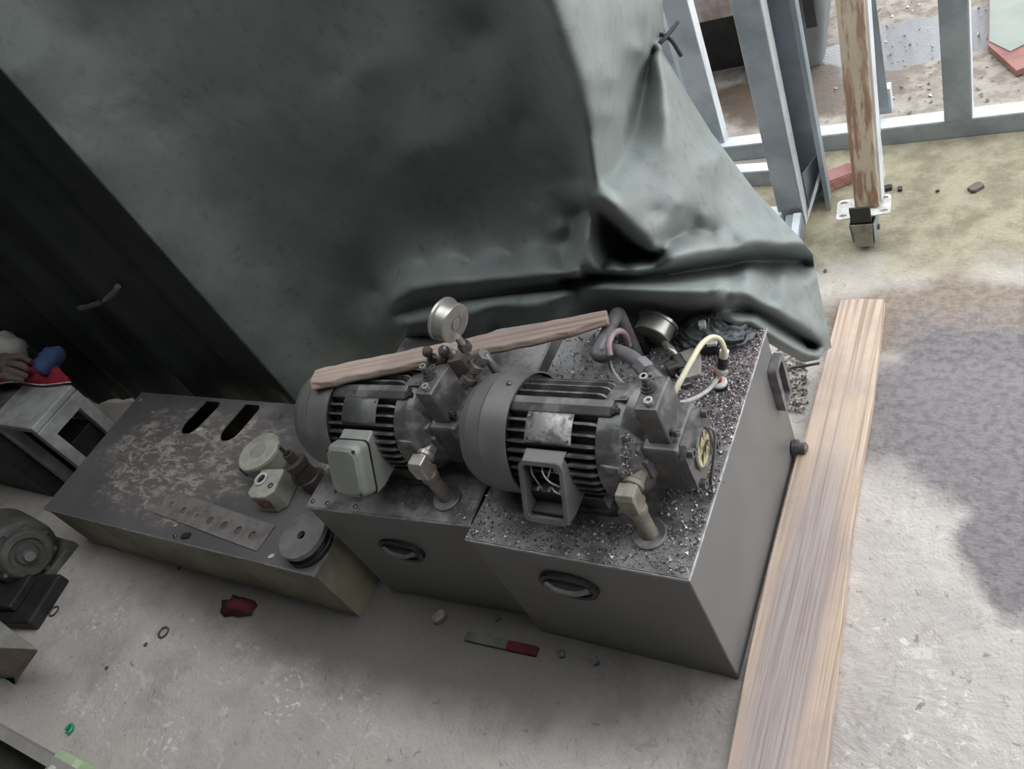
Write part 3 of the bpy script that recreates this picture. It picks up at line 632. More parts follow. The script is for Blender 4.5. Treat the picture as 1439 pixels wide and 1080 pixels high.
g1 = gauge(gc, V(.235, .97, .26), .044, .042, 'round steel pressure gauge lying face away on the grit strewn lid', [gs, at(944, 491, z=.46), at(952, 503, z=.445), at(958, 518, z=.438)])
MB().lathe(at(950, 500, z=.45), (.3, -.5, -.3), [(0, .013), (.02, .014), (.02, .017), (.034, .017), (.034, .012), (.05, .012)], 14).build('hose_nut', 'black', g1)
gc2 = at(641, 455, y=.285)
g2 = gauge(gc2, V(-1, .22, .28), .043, .036, 'round steel pressure gauge standing before the wooden board', [gc2 + V(-.012, -.005, -.03), gc2 + V(-.012, -.002, -.055), gc2 + V(-.010, .0, -.085)])
MB().lathe(gc2 + V(.0005, 0, 0) - V(-1, .22, .28).normalized() * .0, -V(-1, .22, .28), [(0, .012), (.0015, .012)], 16).build('vent_disc', 'gauge', g2)
for k, (a, m__) in enumerate((((606, 488), 'browncap'), ((612, 497), 'bolt'), ((627, 487), 'bolt'), ((634, 490), 'steel'), ((622, 497), 'browncap'))):
    p = at(*a, y=.29 + .008 * (k % 2)); MB().lathe(p - V(0, .005, .01), V(.3 * (k - 2), -.4, .6), [(0, .008), (.006, .012), (.016, .012), (.020, .007)], 8).build('fitting', m__, g2)
# manifold under that gauge: square block, brass fitting and thin riser
t = thing('manifold', at(650, 525, y=.335), 'square brown manifold block with slanting zinc fitting below the standing gauge', 'manifold')
p = at(650, 512, y=.285); MB().box((-.019, -.017, -.055), (.019, .017, .03), T4(p) @ RZ(.3)).build('block', 'rust', t, .003)
a0, a1 = at(646, 548, y=.262), at(682, 496, y=.30); d = a1 - a0; L = d.length
MB().lathe(a0, d, [(0, .013), (L * .3, .013), (L * .3, .0175), (L * .42, .0175), (L * .42, .0125), (L * .6, .0125)], 16).build('fitting_body', 'steel', t)
MB().lathe(a0 + d * .6, d, [(0, .0185), (.018, .0185)], 6, smooth=False).build('hex_nut', 'steel', t)
MB().lathe(a0 + d * .74, d, [(0, .014), (.01, .014), (.012, .016), (.03, .016)], 6, smooth=False).build('hex_nut', 'steel', t)
MB().tube([a1 + V(-.004, 0, -.004), a1 + V(.004, -.004, -.03), a1 + V(.006, -.006, -.09), a1 + V(.006, -.006, -.2)], .009, 12).build('riser', 'pipe', t)
p = at(640, 556, y=.262); MB().box((-.03, -.012, -.05), (.03, .03, -.005), T4(p)).build('base_block', 'motor', t, .004)
o = MB().tube([at(575, 512, y=.34), at(586, 522, y=.33), at(592, 540, y=.33)], .011, 12).build('pipe', 'rust'); tag(o, 'short brown pipe stub behind the closed box motor under the board', 'pipe')
# small yellowed hose, its coupling and the grey hose
t = thing('hose', at(1017, 510, z=.42), 'yellowed hose arching into a banded black coupling with grey tail', 'hose')
MB().tube([at(942, 563, z=.56), at(955, 538, z=.575), at(972, 507, z=.58), at(986, 484, z=.575), at(1000, 474, z=.565), at(1012, 477, z=.55), at(1018, 490, z=.53), at(1018, 499, z=.515)], .0058, 10).build('hose', 'yellowtube', t)
p = at(1018, 496, z=.516); d = at(1014, 526, z=.468) - p
MB().lathe(p, d, [(-.006, .0095), (.004, .0095), (.004, .0085), (.012, .0085)], 16).build('collar', 'white', t)
MB().lathe(p, d, [(.010, .0105), (.022, .0105), (.022, .008), (.027, .008), (.027, .0105), (.034, .0105)], 16).build('coupling', 'black', t)
MB().lathe(p, d, [(.034, .0085), (.040, .0115), (.050, .0115), (.052, .008)], 16).build('collar', 'greytube', t)
MB().tube([at(1013, 523, z=.470), at(1006, 536, z=.462), at(994, 549, z=.468), at(975, 560, z=.49), at(955, 566, z=.52), at(944, 566, z=.55)], .0048, 8).build('hose', 'greytube', t)
t = thing('bleed_valve', at(1014, 545, z=H), 'red capped valve on white ring standing on the grit', 'valve')
p = at(1014, 544, z=H); MB().lathe(p, (0, 0, 1), [(0, .014), (.012, .015), (.012, .010)], 18).build('base', 'black', t)
MB().lathe(p, (0, 0, 1), [(.012, .016), (.017, .016), (.019, .013), (.019, .009)], 18).build('ring', 'white', t)
MB().lathe(p, (-.05, .1, 1), [(.016, .0075), (.040, .0075), (.046, .004)], 12).build('cap', 'redcap', t)
# crumpled plastic bag
b = MB(); c = at(1005, 466, z=.432); n1, n2 = 60, 22; rnd = np.random.RandomState(3)
ka = rnd.rand(14, 4) * 2 * PI; kn = rnd.randint(2, 9, (14, 2)); vs = []
for j in range(n2 + 1):
    for i in range(n1):
        th = 2 * PI * i / n1; ph = .5 * PI * j / n2
        w_ = sum(abs(math.sin(kn[q][0] * th * .5 * 2 + kn[q][1] * ph * 2 + ka[q][0])) * (1 if q % 2 else -1) for q in range(14)) / 6.
        k = 1 + .28 * w_; vs.append(c + V(.088 * math.cos(th) * math.cos(ph) * k, .060 * math.sin(th) * math.cos(ph) * k, -.012 + .05 * math.sin(ph) * (1 + .55 * w_)))
b.add(vs, [(j * n1 + i, j * n1 + (i + 1) % n1, (j + 1) * n1 + (i + 1) % n1, (j + 1) * n1 + i) for j in range(n2) for i in range(n1)], True)
o = b.build('plastic_bag', 'bag'); tag(o, 'crumpled dark grey plastic bag under the tarpaulin edge', 'plastic bag')
for lab, pts in (('loop', [(1030, 470), (1042, 462), (1050, 470), (1046, 482), (1036, 486)]),):
    MB().tube([at(*p, z=.44) for p in pts], .004, 6).build('twisted_end', 'bag', o)
# small bits on the right lid
def chunk(name, mat, a, z, size, label, cat, rz=0., tilt=(0, 0)):
    c = at(*a, z=z); m_ = T4(c) @ RZ(rz) @ Matrix.Rotation(tilt[0], 4, 'X') @ Matrix.Rotation(tilt[1], 4, 'Y'); sx, sy, sz = size; b = MB()
    b.prism([m_ @ V(*p) for p in ((-sx, -sy * .7, -sz), (-sx * .6, -sy, -sz), (sx * .8, -sy * .9, -sz), (sx, sy * .5, -sz), (sx * .5, sy, -sz), (-sx * .9, sy * .8, -sz))], m_.to_3x3() @ V(0, 0, 2 * sz))
    o = b.build(name, mat, None, min(size) * .35); tag(o, label, cat); return o
chunk('plastic_clip', 'white', (967, 468), H + .018, (.022, .012, .007), 'white plastic clip beside the pressure gauge', 'clip', -.5, (.2, .2))
chunk('plastic_clip', 'white', (988, 457), H + .05, (.009, .009, .010), 'small white clip lying on the crumpled bag', 'clip', .3)
chunk('plastic_clip', 'bin', (975, 482), H + .012, (.022, .014, .006), 'pale grey plastic scrap between gauge and yellowed hose', 'scrap', .2)
chunk('terminal_plug', 'black', (998, 487), H + .02, (.020, .014, .012), 'black plug with pale top under the yellowed hose arch', 'plug', .2)
chunk('plastic_clip', 'white', (1001, 482), H + .036, (.012, .007, .004), 'white flake on the black plug', 'clip', .2)
chunk('cloth_scrap', 'boxpaint', (968, 512), H + .008, (.03, .045, .006), 'pale grey cloth scrap under the yellowed hose', 'cloth', .35)
chunk('iron_nut', 'bolt', (966, 538), H + .008, (.012, .011, .007), 'small dirty nut lying in the grit below the hose', 'nut', .4)
chunk('clay_lump', 'browncap', (948, 516), H + .02, (.018, .014, .014), 'dark lump beneath the gauge hose nut', 'lump', .5)
# thin bracket loop standing behind the pump end plate
o = MB().tube([at(984, 601, z=.56), at(997, 601, z=.575), at(1004, 607, z=.57), at(1005, 625, z=.53), at(1002, 655, z=.47), at(999, 676, z=.424)], .003, 8).build('wire_bracket', 'tank'); tag(o, 'thin dark wire loop standing behind the sight glass', 'bracket')
# wooden board across the motor
A0, A1 = at(441, 518, z=.698), at(853, 434, z=.616)
dx = (A1 - A0); L = dx.length; mt = axes(A0, dx, (-dx.y, dx.x, 0)); b = MB(); n = 24; w = .052; th = .026; vs = []
for i in range(n + 1):
    s_ = i / n; x = L * s_; j = .0015 * math.sin(i * 2.3) + .001 * math.sin(i * 5.1); ch = .010 if i in (0,) else 0
    wv = w * (1 - .12 * s_ if s_ < .85 else (.90 - (s_ - .85) * 2.4))
    vs += [V(x + (.004 if i == 0 else 0), .0 - ch * .5 + j, 0), V(x, -wv + ch + j * 2, 0.001), V(x, -wv - .004 + j, -th * .55), V(x, -wv + .006, -th + j), V(x, 0, -th)]
fs = [(i * 5 + k, i * 5 + (k + 1) % 5, (i + 1) * 5 + (k + 1) % 5, (i + 1) * 5 + k) for i in range(n) for k in range(5)] + [(4, 3, 2, 1, 0), tuple(n * 5 + k for k in range(5))]
o = b.add(vs, fs).build('wooden_board', 'board', None, .003); o.matrix_world = mt; tag(o, 'weathered pinkish wooden board lying across the motors', 'board')
# ------------------------------------------------------------------ grit
def grains(name, mat, n, pick, smin, smax, z, label, cat):
    b = MB(); rnd = random.Random(len(name) + n)
    for _ in range(n):
        p = pick(rnd)
        if p is None: continue
        s_ = smin + (smax - smin) * rnd.random() ** 2.2; c = V(p[0], p[1], (p[2] if len(p) > 2 else z) + s_ * .35)
        R = Matrix.Rotation(rnd.random() * 6.28, 3, 'Z') @ Matrix.Rotation(rnd.random() * 6.28, 3, 'X')
        q = [c + R @ (V(*v) * s_) for v in ((1, 0, -.5), (-.6, .8, -.4), (-.5, -.9, -.3), (.1, .1, .8))]
        b.add(q, [(0, 2, 1), (0, 1, 3), (1, 2, 3), (2, 0, 3)])
    o = b.build(name, mat); tag(o, label, cat, None, 'stuff'); return o
def pickR(r):
    x, y = -.49 * r.random() - .003, .004 + .61 * r.random()
    if x < -.42 and y > .08 and r.random() < .6: return None
    if .09 < y < .30 and -.47 < x < -.10: return None
    if y > .33 and x < -.28 and r.random() < .55: return None
    if y < .07 and x < -.3 and r.random() < .35: return None
    return x, y
grains('metal_grit', 'grit', 11000, pickR, .0012, .0048, H, 'dark oily metal grit strewn over the tank lid', 'grit')
grains('metal_grit', 'grit_purple', 3800, lambda r: (-.002 - .17 * r.random() ** 1.2, .30 + .31 * r.random()), .0012, .0042, H, 'purplish grit at the back corner of the strewn lid', 'grit')
grains('metal_grit', 'grit_purple', 260, lambda r: (lambda p: (p.x - .012 + .035 * r.gauss(0, .5), p.y + .02 * r.gauss(0, .8), H + .012 * r.random()))(at(992, 676, z=H)), .0015, .005, H, 'little heap of purplish grit below the sight glass', 'grit')
grains('metal_grit', 'rubble', 450, lambda r: (lambda p: (p.x + .045 * r.gauss(0, .6), p.y + .05 * r.gauss(0, .6)))(at(985, 535, z=H)), .001, .0035, H, 'tan grit patch under the yellowed hose', 'grit')
def pickL(r):
    x, y = -.5 - .2 * r.random() ** 1.5, .05 + .16 * r.random(); return x - .0, y
grains('metal_grit', 'grit', 420, pickL, .001, .003, H, 'sparse grit around the brownish suction pipe foot', 'grit')
def pick_bell(r):
    a = math.radians(62 - 45 * r.random()); rr = .100 * (.9 + .1 * r.random()); x = -.108 + .014 * r.gauss(0, .6); p = rad(a, rr, x); return p.x, p.y, p.z
grains('metal_grit', 'grit', 200, pick_bell, .0015, .0045, H, 'wet grit caked between motor bell and pump', 'grit')
# ------------------------------------------------------------------ things on the beige tank
c4 = [at(*a, z=BH + .005) for a in ((214, 719), (250, 691), (387, 738), (361, 774))]
org = c4[0]; ux = (c4[3] - c4[0]); Lx = ux.length; mt = axes(org, ux, (-ux.y, ux.x, 0)); inv = mt.inverted(); o2 = [(lambda q: (q.x, q.y))(inv @ p) for p in c4]
hs = []
for a, r_ in (((241, 709), .011), ((258, 717), .012), ((277, 724), .006), ((295, 731), .0135), ((315, 738), .0135), ((335, 745), .0135), ((355, 752), .0135)):
    q = inv @ at(*a, z=BH + .005); hs.append(ring2(q.x, q.y, r_, n=18))
o = MB().sheet(o2, hs, .005, mt).build('perforated_plate', 'flat', None); tag(o, 'flat steel strip with seven drilled holes on the scratched lid', 'metal strip')
# grooved disc
c = at(424, 752, z=BH + .05); t = thing('pulley_disc', (c.x, c.y, BH), 'grey iron disc with centre bore at the corner of the beige tank', 'disc')
out = []
for k in range(40):
    a = 2 * PI * k / 40; rr = .068
    if .15 < a < 1.15: rr *= 1 + .06 * math.sin((a - .15) * PI)
    out.append((rr * math.cos(a), rr * math.sin(a)))
m_ = T4(V(c.x, c.y, BH + .052)) @ Matrix.Rotation(.06, 4, 'X')
MB().sheet(out, [ring2(0, 0, .0125, n=18)], .016, m_).build('face', 'disc', t, .002)
MB().lathe(V(c.x, c.y, BH), (0, 0, 1), [(0, .066), (.004, .069), (.014, .069), (.018, .060), (.022, .057), (.038, .057)], 40).build('flange', 'black', t)
MB().lathe(V(c.x, c.y, BH + .036), (0, 0, 1), [(0, .0125), (.002, .0125)], 18).build('bore', 'darkvoid', t)
# filter head: round cap, ported block, brown stub pipe
cp = at(364, 634, z=BH + .085); t = thing('filter_head', (cp.x, cp.y, BH), 'chipped cream filter head with round cap, ported block and brown pipe', 'filter')
MB().lathe(V(cp.x, cp.y, BH), (0, 0, 1), [(0, .054), (.03, .067), (.078, .071), (.086, .069), (.089, .063), (.089, 0)], 40).build('cap', 'cream', t)
MB().lathe(V(cp.x, cp.y, BH + .0885), (0, 0, 1), [(0, .028), (.002, .028), (.002, .021), (.0012, .020), (.0012, 0)], 30, caps=False).build('boss_ring', 'boxpaint', t)
for a in (.4, 2.4, 4.3): MB().lathe(V(cp.x + .068 * math.cos(a), cp.y + .068 * math.sin(a), BH + .05), (0, 0, 1), [(0, .008), (.032, .008), (.036, .005)], 8).build('clamp_bolt', 'bolt', t)
bk = at(374, 676, z=BH + .075); m_ = T4(V(bk.x, bk.y, BH)) @ RZ(.15) @ Matrix.Diagonal((.88, .88, 1, 1))
MB().prism([m_ @ V(*p) for p in ((-.055, -.045, 0), (-.030, -.062, 0), (.030, -.062, 0), (.058, -.040, 0), (.05, .05, 0), (-.05, .05, 0))], (0, 0, .075)).build('block', 'cream', t, .004)
MB().lathe(m_ @ V(-.020, .006, .074), (0, 0, 1), [(0, .022), (.008, .022), (.008, .014), (-.006, .014)], 26, caps=False).build('port_ring', 'white', t)
MB().lathe(m_ @ V(-.020, .006, .073), (0, 0, 1), [(0, .0145), (.003, .0145)], 20).build('port_bore', 'darkvoid', t)
MB().lathe(m_ @ V(.032, -.018, .074), (0, 0, 1), [(0, .009), (.003, .009), (.003, .005), (0, .005)], 14).build('port_plug', 'bolt', t)
pm = axes(m_ @ V(.002, -.0625, .040), m_.to_3x3() @ V(1, 0, 0), (0, 0, 1)); MB().sheet(rrect(-.026, -.02, .028, .022, .008), [], .002, pm).build('dirty_label', 'brownstain', t)
p0, p1 = at(432, 700, z=BH), at(407, 640, z=BH + .13)
p0 = V(p1.x + .02, p1.y - .01, BH)
MB().lathe(p0, p1 - p0, [(0, .033), (.04, .033), (.044, .029), (.085, .027), (.088, .032), (.108, .032), (.112, .018), (.128, .016), (.14, .016)], 22).build('stub_pipe', 'browncap', t)
MB().lathe(p1, p1 - p0, [(.001, .011), (.0125, .010)], 14).build('pipe_mouth', 'darkvoid', t)
MB().lathe(at(428, 668, z=BH + .04), (-.2, -.5, .9), [(-.05, .03), (.02, .03), (.03, .02)], 16).build('side_body', 'browncap', t)
for a, s_ in (((281, 603), .012), ((382, 781), .010), ((247, 738), .006)):
    chunk('paint_chip', 'white', a, BH + .002, (s_, s_ * .6, .0015), {281: 'white paint chip beside the lid slots', 382: 'pale paint chip near the drilled strip corner', 247: 'tiny paint chip at the end of the drilled strip'}[a[0]], 'paint chip', .5)
chunk('mud_crumb', 'darkvoid', (262, 752), BH + .004, (.018, .01, .003), 'dark mud crumb near the front edge of the beige tank', 'crumb', .3)
# ------------------------------------------------------------------ floor plank and litter
ol = [(1160, 1085), (1172, 980), (1185, 850), (1197, 740), (1206, 680), (1228, 560), (1243, 420), (1212, 419), (1181, 421), (1168, 470), (1152, 530), (1134, 600), (1121, 636), (1112, 648), (1101, 690), (1077, 800), (1052, 915), (1022, 1080), (1005, 1190), (1150, 1190)]
pts = [at(*a, z=.032) for a in ol]
pts = [V(max(p.x, .008) + .0015 * math.sin(p.y * 40), p.y, 0) for p in pts]
o = MB().prism(pts, (0, 0, .032)).build('floor_plank', 'plank', None, .003); tag(o, 'long weathered pine plank on the floor beside the dark tank', 'plank')
def oring(a, r, wr, label, rr=1.):
    c = at(*a, z=.004); o = MB().tube([c + V(r * math.cos(k * PI / 6), r * rr * math.sin(k * PI / 6), 0) for k in range(13)], wr, 6, 3, caps=False).build('rubber_ring', 'browncap'); tag(o, label, 'rubber ring')
oring((230, 888), .017, .003, 'thin dark rubber ring on the floor before the beige tank')
oring((76, 858), .018, .003, 'thin brown rubber ring by the dusty motor at the left')
c = at(98, 1024, z=.006); o = MB().tube([c + V(-.012, -.006, 0), c + V(-.006, .010, .002), c + V(.008, .008, .002), c + V(.012, -.006, .003), c + V(0, -.010, .002)], .005, 8).build('plastic_scrap', 'green'); tag(o, 'curled bright green plastic scrap on the floor', 'scrap')
s0, s1 = at(655, 893, z=.008), at(755, 915, z=.008); d = s1 - s0; mt = axes(s0, d, (-d.y, d.x, 0))
t = thing('flat_stick', s0, 'grey and red flat stick lying before the dark tanks', 'stick')
MB().box((0, -.012, -.008), (d.length * .6, .012, .004), mt).build('grey_half', 'dusty', t, .002); MB().box((d.length * .6, -.012, -.008), (d.length, .012, .004), mt).build('red_half', 'maroon', t, .002)
c = at(335, 850, z=.01); b = MB(); n1 = 16; vs = [c + V(0, 0, .03)]
for k in range(n1): a = 2 * PI * k / n1; rr = .075 * (.7 + .5 * random.random()); vs.append(c + V(rr * math.cos(a), .55 * rr * math.sin(a), -.008 + .012 * random.random()))
o = b.add(vs, [(0, 1 + k, 1 + (k + 1) % n1) for k in range(n1)] + [tuple(reversed(range(1, n1 + 1)))], True).build('rag', 'maroon'); tag(o, 'dark red rag against the foot of the beige tank', 'rag')
def litter(name, mat, pts, z, smin, smax, labels, cat):
    for (a, s_), lab in zip(pts, labels): chunk(name, mat, a, z, (s_, s_ * .7, s_ * .4), lab, cat, random.random() * 3)
litter('pebble', 'darkvoid', [((1265, 265), .010), ((1247, 264), .016), ((1018 + 300, 268), .006), ((1140, 222), .006)], .006, 0, 0,
       ['dark leaf scrap on the mossy floor', 'flat dark leaf on the mossy floor before the rail', 'tiny dark pebble on mossy concrete', 'small dark stone by the galvanised posts'], 'litter')
litter('pebble', 'browncap', [((252, 798), .008), ((205, 905), .007), ((700, 868), .009), ((150, 938), .006), ((1160, 380), .006)], .005, 0, 0,
       ['dark crumb just before the beige tank', 'dark crumb left of the thin rubber ring', 'dark lump on the floor before the dark tank', 'small dark crumb on the open left floor', 'dark crumb by the far end of the plank'], 'crumb')
litter('valve_scrap', 'flat', [((618, 866), .020)], .012, 0, 0, ['rusty pale valve scrap at the foot of the dark tanks'], 'scrap')
litter('valve_scrap', 'bolt', [((836, 928), .012), ((790, 918), .010)], .006, 0, 0, ['small dark nut on the floor before the grit strewn tank', 'small dark washer beside the red ended stick'], 'scrap')
litter('leaf', 'browncap', [((1372, 264), .022)], .003, 0, 0, ['dry brown leaf lying on the mossy concrete'], 'leaf')
o = MB().tube([at(1098, 524, z=.05), at(1112, 517, z=.045), at(1130, 514, z=.045), at(1152, 510, z=.05)], .004, 8).build('wire', 'browncap'); tag(o, 'thin dark wire running from the tank to the plank', 'wire')
grains('rubble', 'rubble', 700, lambda r: (lambda p: (p.x, p.y))(at(1085 + 50 * r.random(), 490 + 90 * r.random(), z=0)), .002, .008, 0, 'small rubble between tank and plank', 'rubble')
grains('rubble', 'rubble', 900, lambda r: (-.2 + 1.4 * r.random(), 1.97 + 1.6 * r.random()), .003, .011, 0, 'fine rubble strewn over the ground outside', 'rubble')
# ------------------------------------------------------------------ galvanised frames at the opening
def cbox(b, p, q, w, h, up=(0, 0, 1)):
    """rectangular bar from p to q, width w sideways, h along up"""
    p, q = Vector(p), Vector(q); d = (q - p).normalized(); s_ = d.cross(Vector(up)).normalized(); u_ = s_.cross(d)
    a = [p + s_ * (sx * w / 2) + u_ * (sy * h / 2) for sx, sy in ((-1, -1), (1, -1), (1, 1), (-1, 1))]
    return b.prism(a, q - p)
RY = 1.90
t = thing('steel_barrier', (.2, RY, 0), 'galvanised steel frame with bottom rail and upright across the opening', 'steel frame')
r0, r1 = at(1020, 232, z=.0), at(1439, 187, z=0)
b = MB(); cbox(b, V(-.75, RY + .035, .031), V(1.6, RY - .02, .031), .062, .062); b.build('bottom_rail', 'galv', t, .003)
b = MB(); cbox(b, V(-.75, RY + .035, .0635), V(1.6, RY - .02, .0635), .058, .003); b.build('rail_top_lit', 'galv_pale_lit', t)  # paler strip paints the light on the rail's upper face
p = at(1344, 186, z=.062); 
for px, nm in ((p.x, 'upright'),):
    b = MB(); cbox(b, V(px, RY + .005, .06), V(px, RY + .005, 2.4), .075, .05, (0, 1, 0)); b.build(nm, 'galv', t, .003)
    b = MB(); b.box((px + .0375, RY - .018, .065), (px + .040, RY + .03, 2.4)); b.build('upright_side_lit', 'galv_pale_lit', t)  # paler strip paints the lit side of the upright
p = at(1012, 195, y=RY + .04)
b = MB(); cbox(b, V(p.x - .025, RY + .05, .03), V(p.x - .025, RY + .05, 2.4), .085, .05, (0, 1, 0)); b.build('upright', 'galv', t, .003)
b = MB(); b.box((p.x + .017, RY + .026, .03), (p.x + .0205, RY + .074, 2.4)); b.build('upright_side_lit', 'galv_pale_lit', t)
p = at(948, 100, y=RY + .12); b = MB(); cbox(b, V(p.x, RY + .12, .03), V(p.x, RY + .12, 2.4), .04, .05, (0, 1, 0)); b.build('upright', 'galv', t, .003)
# nearer frame: tube post, open channel post, base rails
t = thing('steel_stand', at(1120, 312, z=0), 'pair of galvanised posts with open channel standing behind the tarpaulin edge', 'steel frame')
f1 = at(1118, 316, z=0)
b = MB(); cbox(b, V(f1.x - .006, f1.y + .02, 0.0), V(f1.x - .006, f1.y + .02, 2.4), .075, .05, (0, 1, 0)); b.build('post', 'galv', t, .003)
b = MB(); b.box((f1.x + .0315, f1.y - .004, 0), (f1.x + .035, f1.y + .044, 2.4)); b.build('post_side_lit', 'galv_pale_lit', t)
f2 = at(1148, 300, z=0); cx, cy = f2.x - .012, f2.y + .045
b = MB(); b.box((cx - .045, cy + .035, 0), (cx + .045, cy + .039, 2.4)); b.box((cx + .041, cy - .03, 0), (cx + .045, cy + .035, 2.4)); b.box((cx - .045, cy - .01, 0), (cx - .041, cy + .035, 2.4)); b.box((cx + .041, cy - .034, 0), (cx + .055, cy - .03, 2.4)); b.build('channel_post', 'galv', t)
b = MB(); b.prism([V(f1.x + .036, f1.y + .02, .0), V(f1.x + .036, f1.y + .02, .02), V(cx + .046, cy - .01, .17), V(cx + .046, cy - .01, .14)], (.0, .004, 0)); b.build('brace', 'galv_pale_lit', t)
b = MB(); b.prism([V(f1.x + .038, f1.y + .045, .03), V(f1.x + .038, f1.y + .045, .16), V(cx + .03, cy + .03, .18), V(cx + .03, cy + .03, .05)], (.003, 0, 0)); b.build('gusset', 'galv', t)
b = MB(); cbox(b, V(f1.x + .010, f1.y - .02, .03), V(f1.x + .055, f1.y - .40, .03), .05, .06); b.build('base_rail', 'galv', t, .003)
b = MB(); cbox(b, V(f1.x + .020, f1.y - .02, .0612), V(f1.x + .062, f1.y - .40, .0612), .022, .003); b.build('base_rail_top_lit', 'galv_pale_lit', t)
q = at(1085, 240, z=.05); b = MB(); cbox(b, V(-.9, q.y + .06, .03), V(f1.x, q.y, .03), .05, .06); b.build('base_rail', 'galv', t, .003)
b = MB(); cbox(b, V(-.9, q.y + .06, .0612), V(f1.x, q.y, .0612), .046, .003); b.build('base_rail_top_lit', 'galv_pale_lit', t)
q = at(1090, 300, z=.05); b = MB(); cbox(b, V(-.7, q.y + .02, .03), V(f1.x - .03, q.y, .03), .05, .06); b.build('base_rail', 'galv_pale_lit', t, .003)
# far slender angle brace
t = thing('angle_brace', at(1237, 185, z=0), 'slender pale angle iron leaning beyond the rusty post', 'angle iron')
p0, p1 = at(1236, 186, z=.06), at(1222, 30, y=RY + .1); d = (p1 - p0); p1 = p0 + d * 2.2
b = MB(); cbox(b, p0, p1, .012, .012, (1, .2, 0)); b.build('pale_leg', 'galv_pale_lit', t)
p0, p1 = at(1240, 152, y=RY + .06), at(1219, -5, y=RY + .06); p1 = p0 + (p1 - p0) * 2.; b = MB(); cbox(b, p0, p1, .045, .004, (0, 1, .2)); b.build('grey_leg', 'galv', t)
b = MB(); q = at(1236, 176, y=RY + .09); b.box((q.x - .035, q.y - .01, .06), (q.x + .045, q.y + .03, .15)); b.build('foot_plate', 'galv_pale_lit', t)
# rusty post on castor
c = at(1216, 322, z=.055); t = thing('castor_post', (c.x, c.y, 0), 'rust streaked square post standing on a castor wheel', 'post')
pb = V(c.x + .012, c.y + .03, .125); ptop = at(1197, 0, y=c.y + .12); d = (ptop - pb); pe = pb + d * 2.2
b = MB(); cbox(b, pb + V(0, 0, .0), pe, .066, .05, (0, 1, 0)); b.build('post', 'rusty', t, .004)
b = MB(); cbox(b, pb + V(.036, .012, .01), pe + V(.036, .012, 0), .006, .05, (0, 1, 0)); b.build('post_side_lit', 'galv_pale_lit', t)
mt = T4(V(c.x, c.y + .02, .122)) @ RZ(.1)
MB().sheet(rrect(-.072, -.045, .072, .045, .012), [ring2(x, y, .011, .006, 12) for x in (-.054, .054) for y in (-.030, .030)], .004, mt).build('castor_plate', 'white', t)
MB().box((c.x - .028, c.y - .034, .108), (c.x + .028, c.y - .026, .158)).box((c.x - .026, c.y - .03, .098), (c.x + .026, c.y + .04, .119)).build('castor_bracket_shade', 'black', t, .002)  # front black box stands for the shadowed gap at the plate
b = MB(); b.prism([V(c.x - .030, c.y - .036, .100), V(c.x + .030, c.y - .036, .100), V(c.x + .024, c.y - .040, .022), V(c.x - .022, c.y - .040, .022)], (0, .004, 0)); b.build('castor_fork', 'suction', t, .001)
for sx in (-1, 1): MB().prism([V(c.x + sx * .031, c.y - .036, .100), V(c.x + sx * .031, c.y + .04, .100), V(c.x + sx * .031, c.y + .03, .04), V(c.x + sx * .028, c.y - .03, .03)], (.003 * sx, 0, 0)).build('castor_fork', 'galv', t)
MB().lathe(V(c.x - .027, c.y + .012, .050), (1, 0, 0), [(0, .03), (0, .042), (.008, .050), (.046, .050), (.054, .042), (.054, .03)], 32).build('castor_wheel', 'dusty', t)
MB().lathe(V(c.x - .038, c.y + .012, .052), (1, 0, 0), [(0, .008), (.076, .008)], 10).build('axle', 'bolt', t)
b = MB(); q = at(1228, 260, z=.0); b.box((q.x + .0, q.y + .02, 0), (q.x + .028, q.y + .05, .16)); b.build('back_plate', 'white', t)
# crushed red carton
c = at(1178, 249, z=.02); m_ = T4(c) @ RZ(.55)
t = thing('carton', c, 'crushed faded red carton on the floor by the channel post', 'carton')
MB().box((-.052, -.032, -.02), (.052, .032, .016), m_).build('body', 'carton', t, .003); MB().box((-.05, -.03, .0162), (.05, .03, .019), m_ @ Matrix.Rotation(.04, 4, 'Y')).build('flap', 'pinkedge', t)
MB().box((-.060, -.036, -.02), (-.03, -.022, -.008), m_).build('torn_corner', 'brownface', t, .003)
# stone topped bench and grey bin outside
t = thing('stone_bench', (-.85, 2.6, 0), 'stone slab on dark supports with blacked in shadow beneath outside behind the galvanised posts', 'bench')
s0 = at(962, 75, z=.36); s1 = at(1075, 40, z=.36)
MB().box((-1.9, 2.42, .30), (-.47, 3.2, .42)).build('slab', 'slab', t, .006)
MB().box((-1.9, 2.60, 0), (-.57, 2.66, .30)).build('underside_shade', 'darkvoid', t)  # black panel painted in for the shadow under the slab
for x in (-1.85, -.56): MB().box((x, 2.47, 0), (x + .08, 3.1, .30)).build('support', 'dusty', t)
b = MB(); cbox(b, V(-1.9, 2.43, .425), V(-.47, 2.43, .425), .02, .02); b.build('metal_trim', 'galv_pale_lit', t)
c = at(1140, 100, z=0); t = thing('grey_bin', (c.x, c.y + .2, 0), 'tapered grey plastic bin beyond the channel post', 'bin')
bx, by = at(1135, 108, z=.0).x - .03, at(1135, 108, z=.0).y + .12; rings = []
for z, w_ in ((.01, .075), (.30, .135), (.31, .15), (.33, .15), (.33, .13), (.05, .07)): rings.append([V(bx + px, by + py, z) for px, py in rrect(-w_, -w_ * .8, w_, w_ * .8, .03, 3)])
b = MB(); k = len(rings[0])
for r0, r1 in zip(rings[:-1], rings[1:]): b.add(r0 + r1, [(i, (i + 1) % k, k + (i + 1) % k, k + i) for i in range(k)], True)
b.add(rings[0], [tuple(reversed(range(k)))]); b.add(rings[-1], [tuple(range(k))]); b.build('tub', 'bin', t)
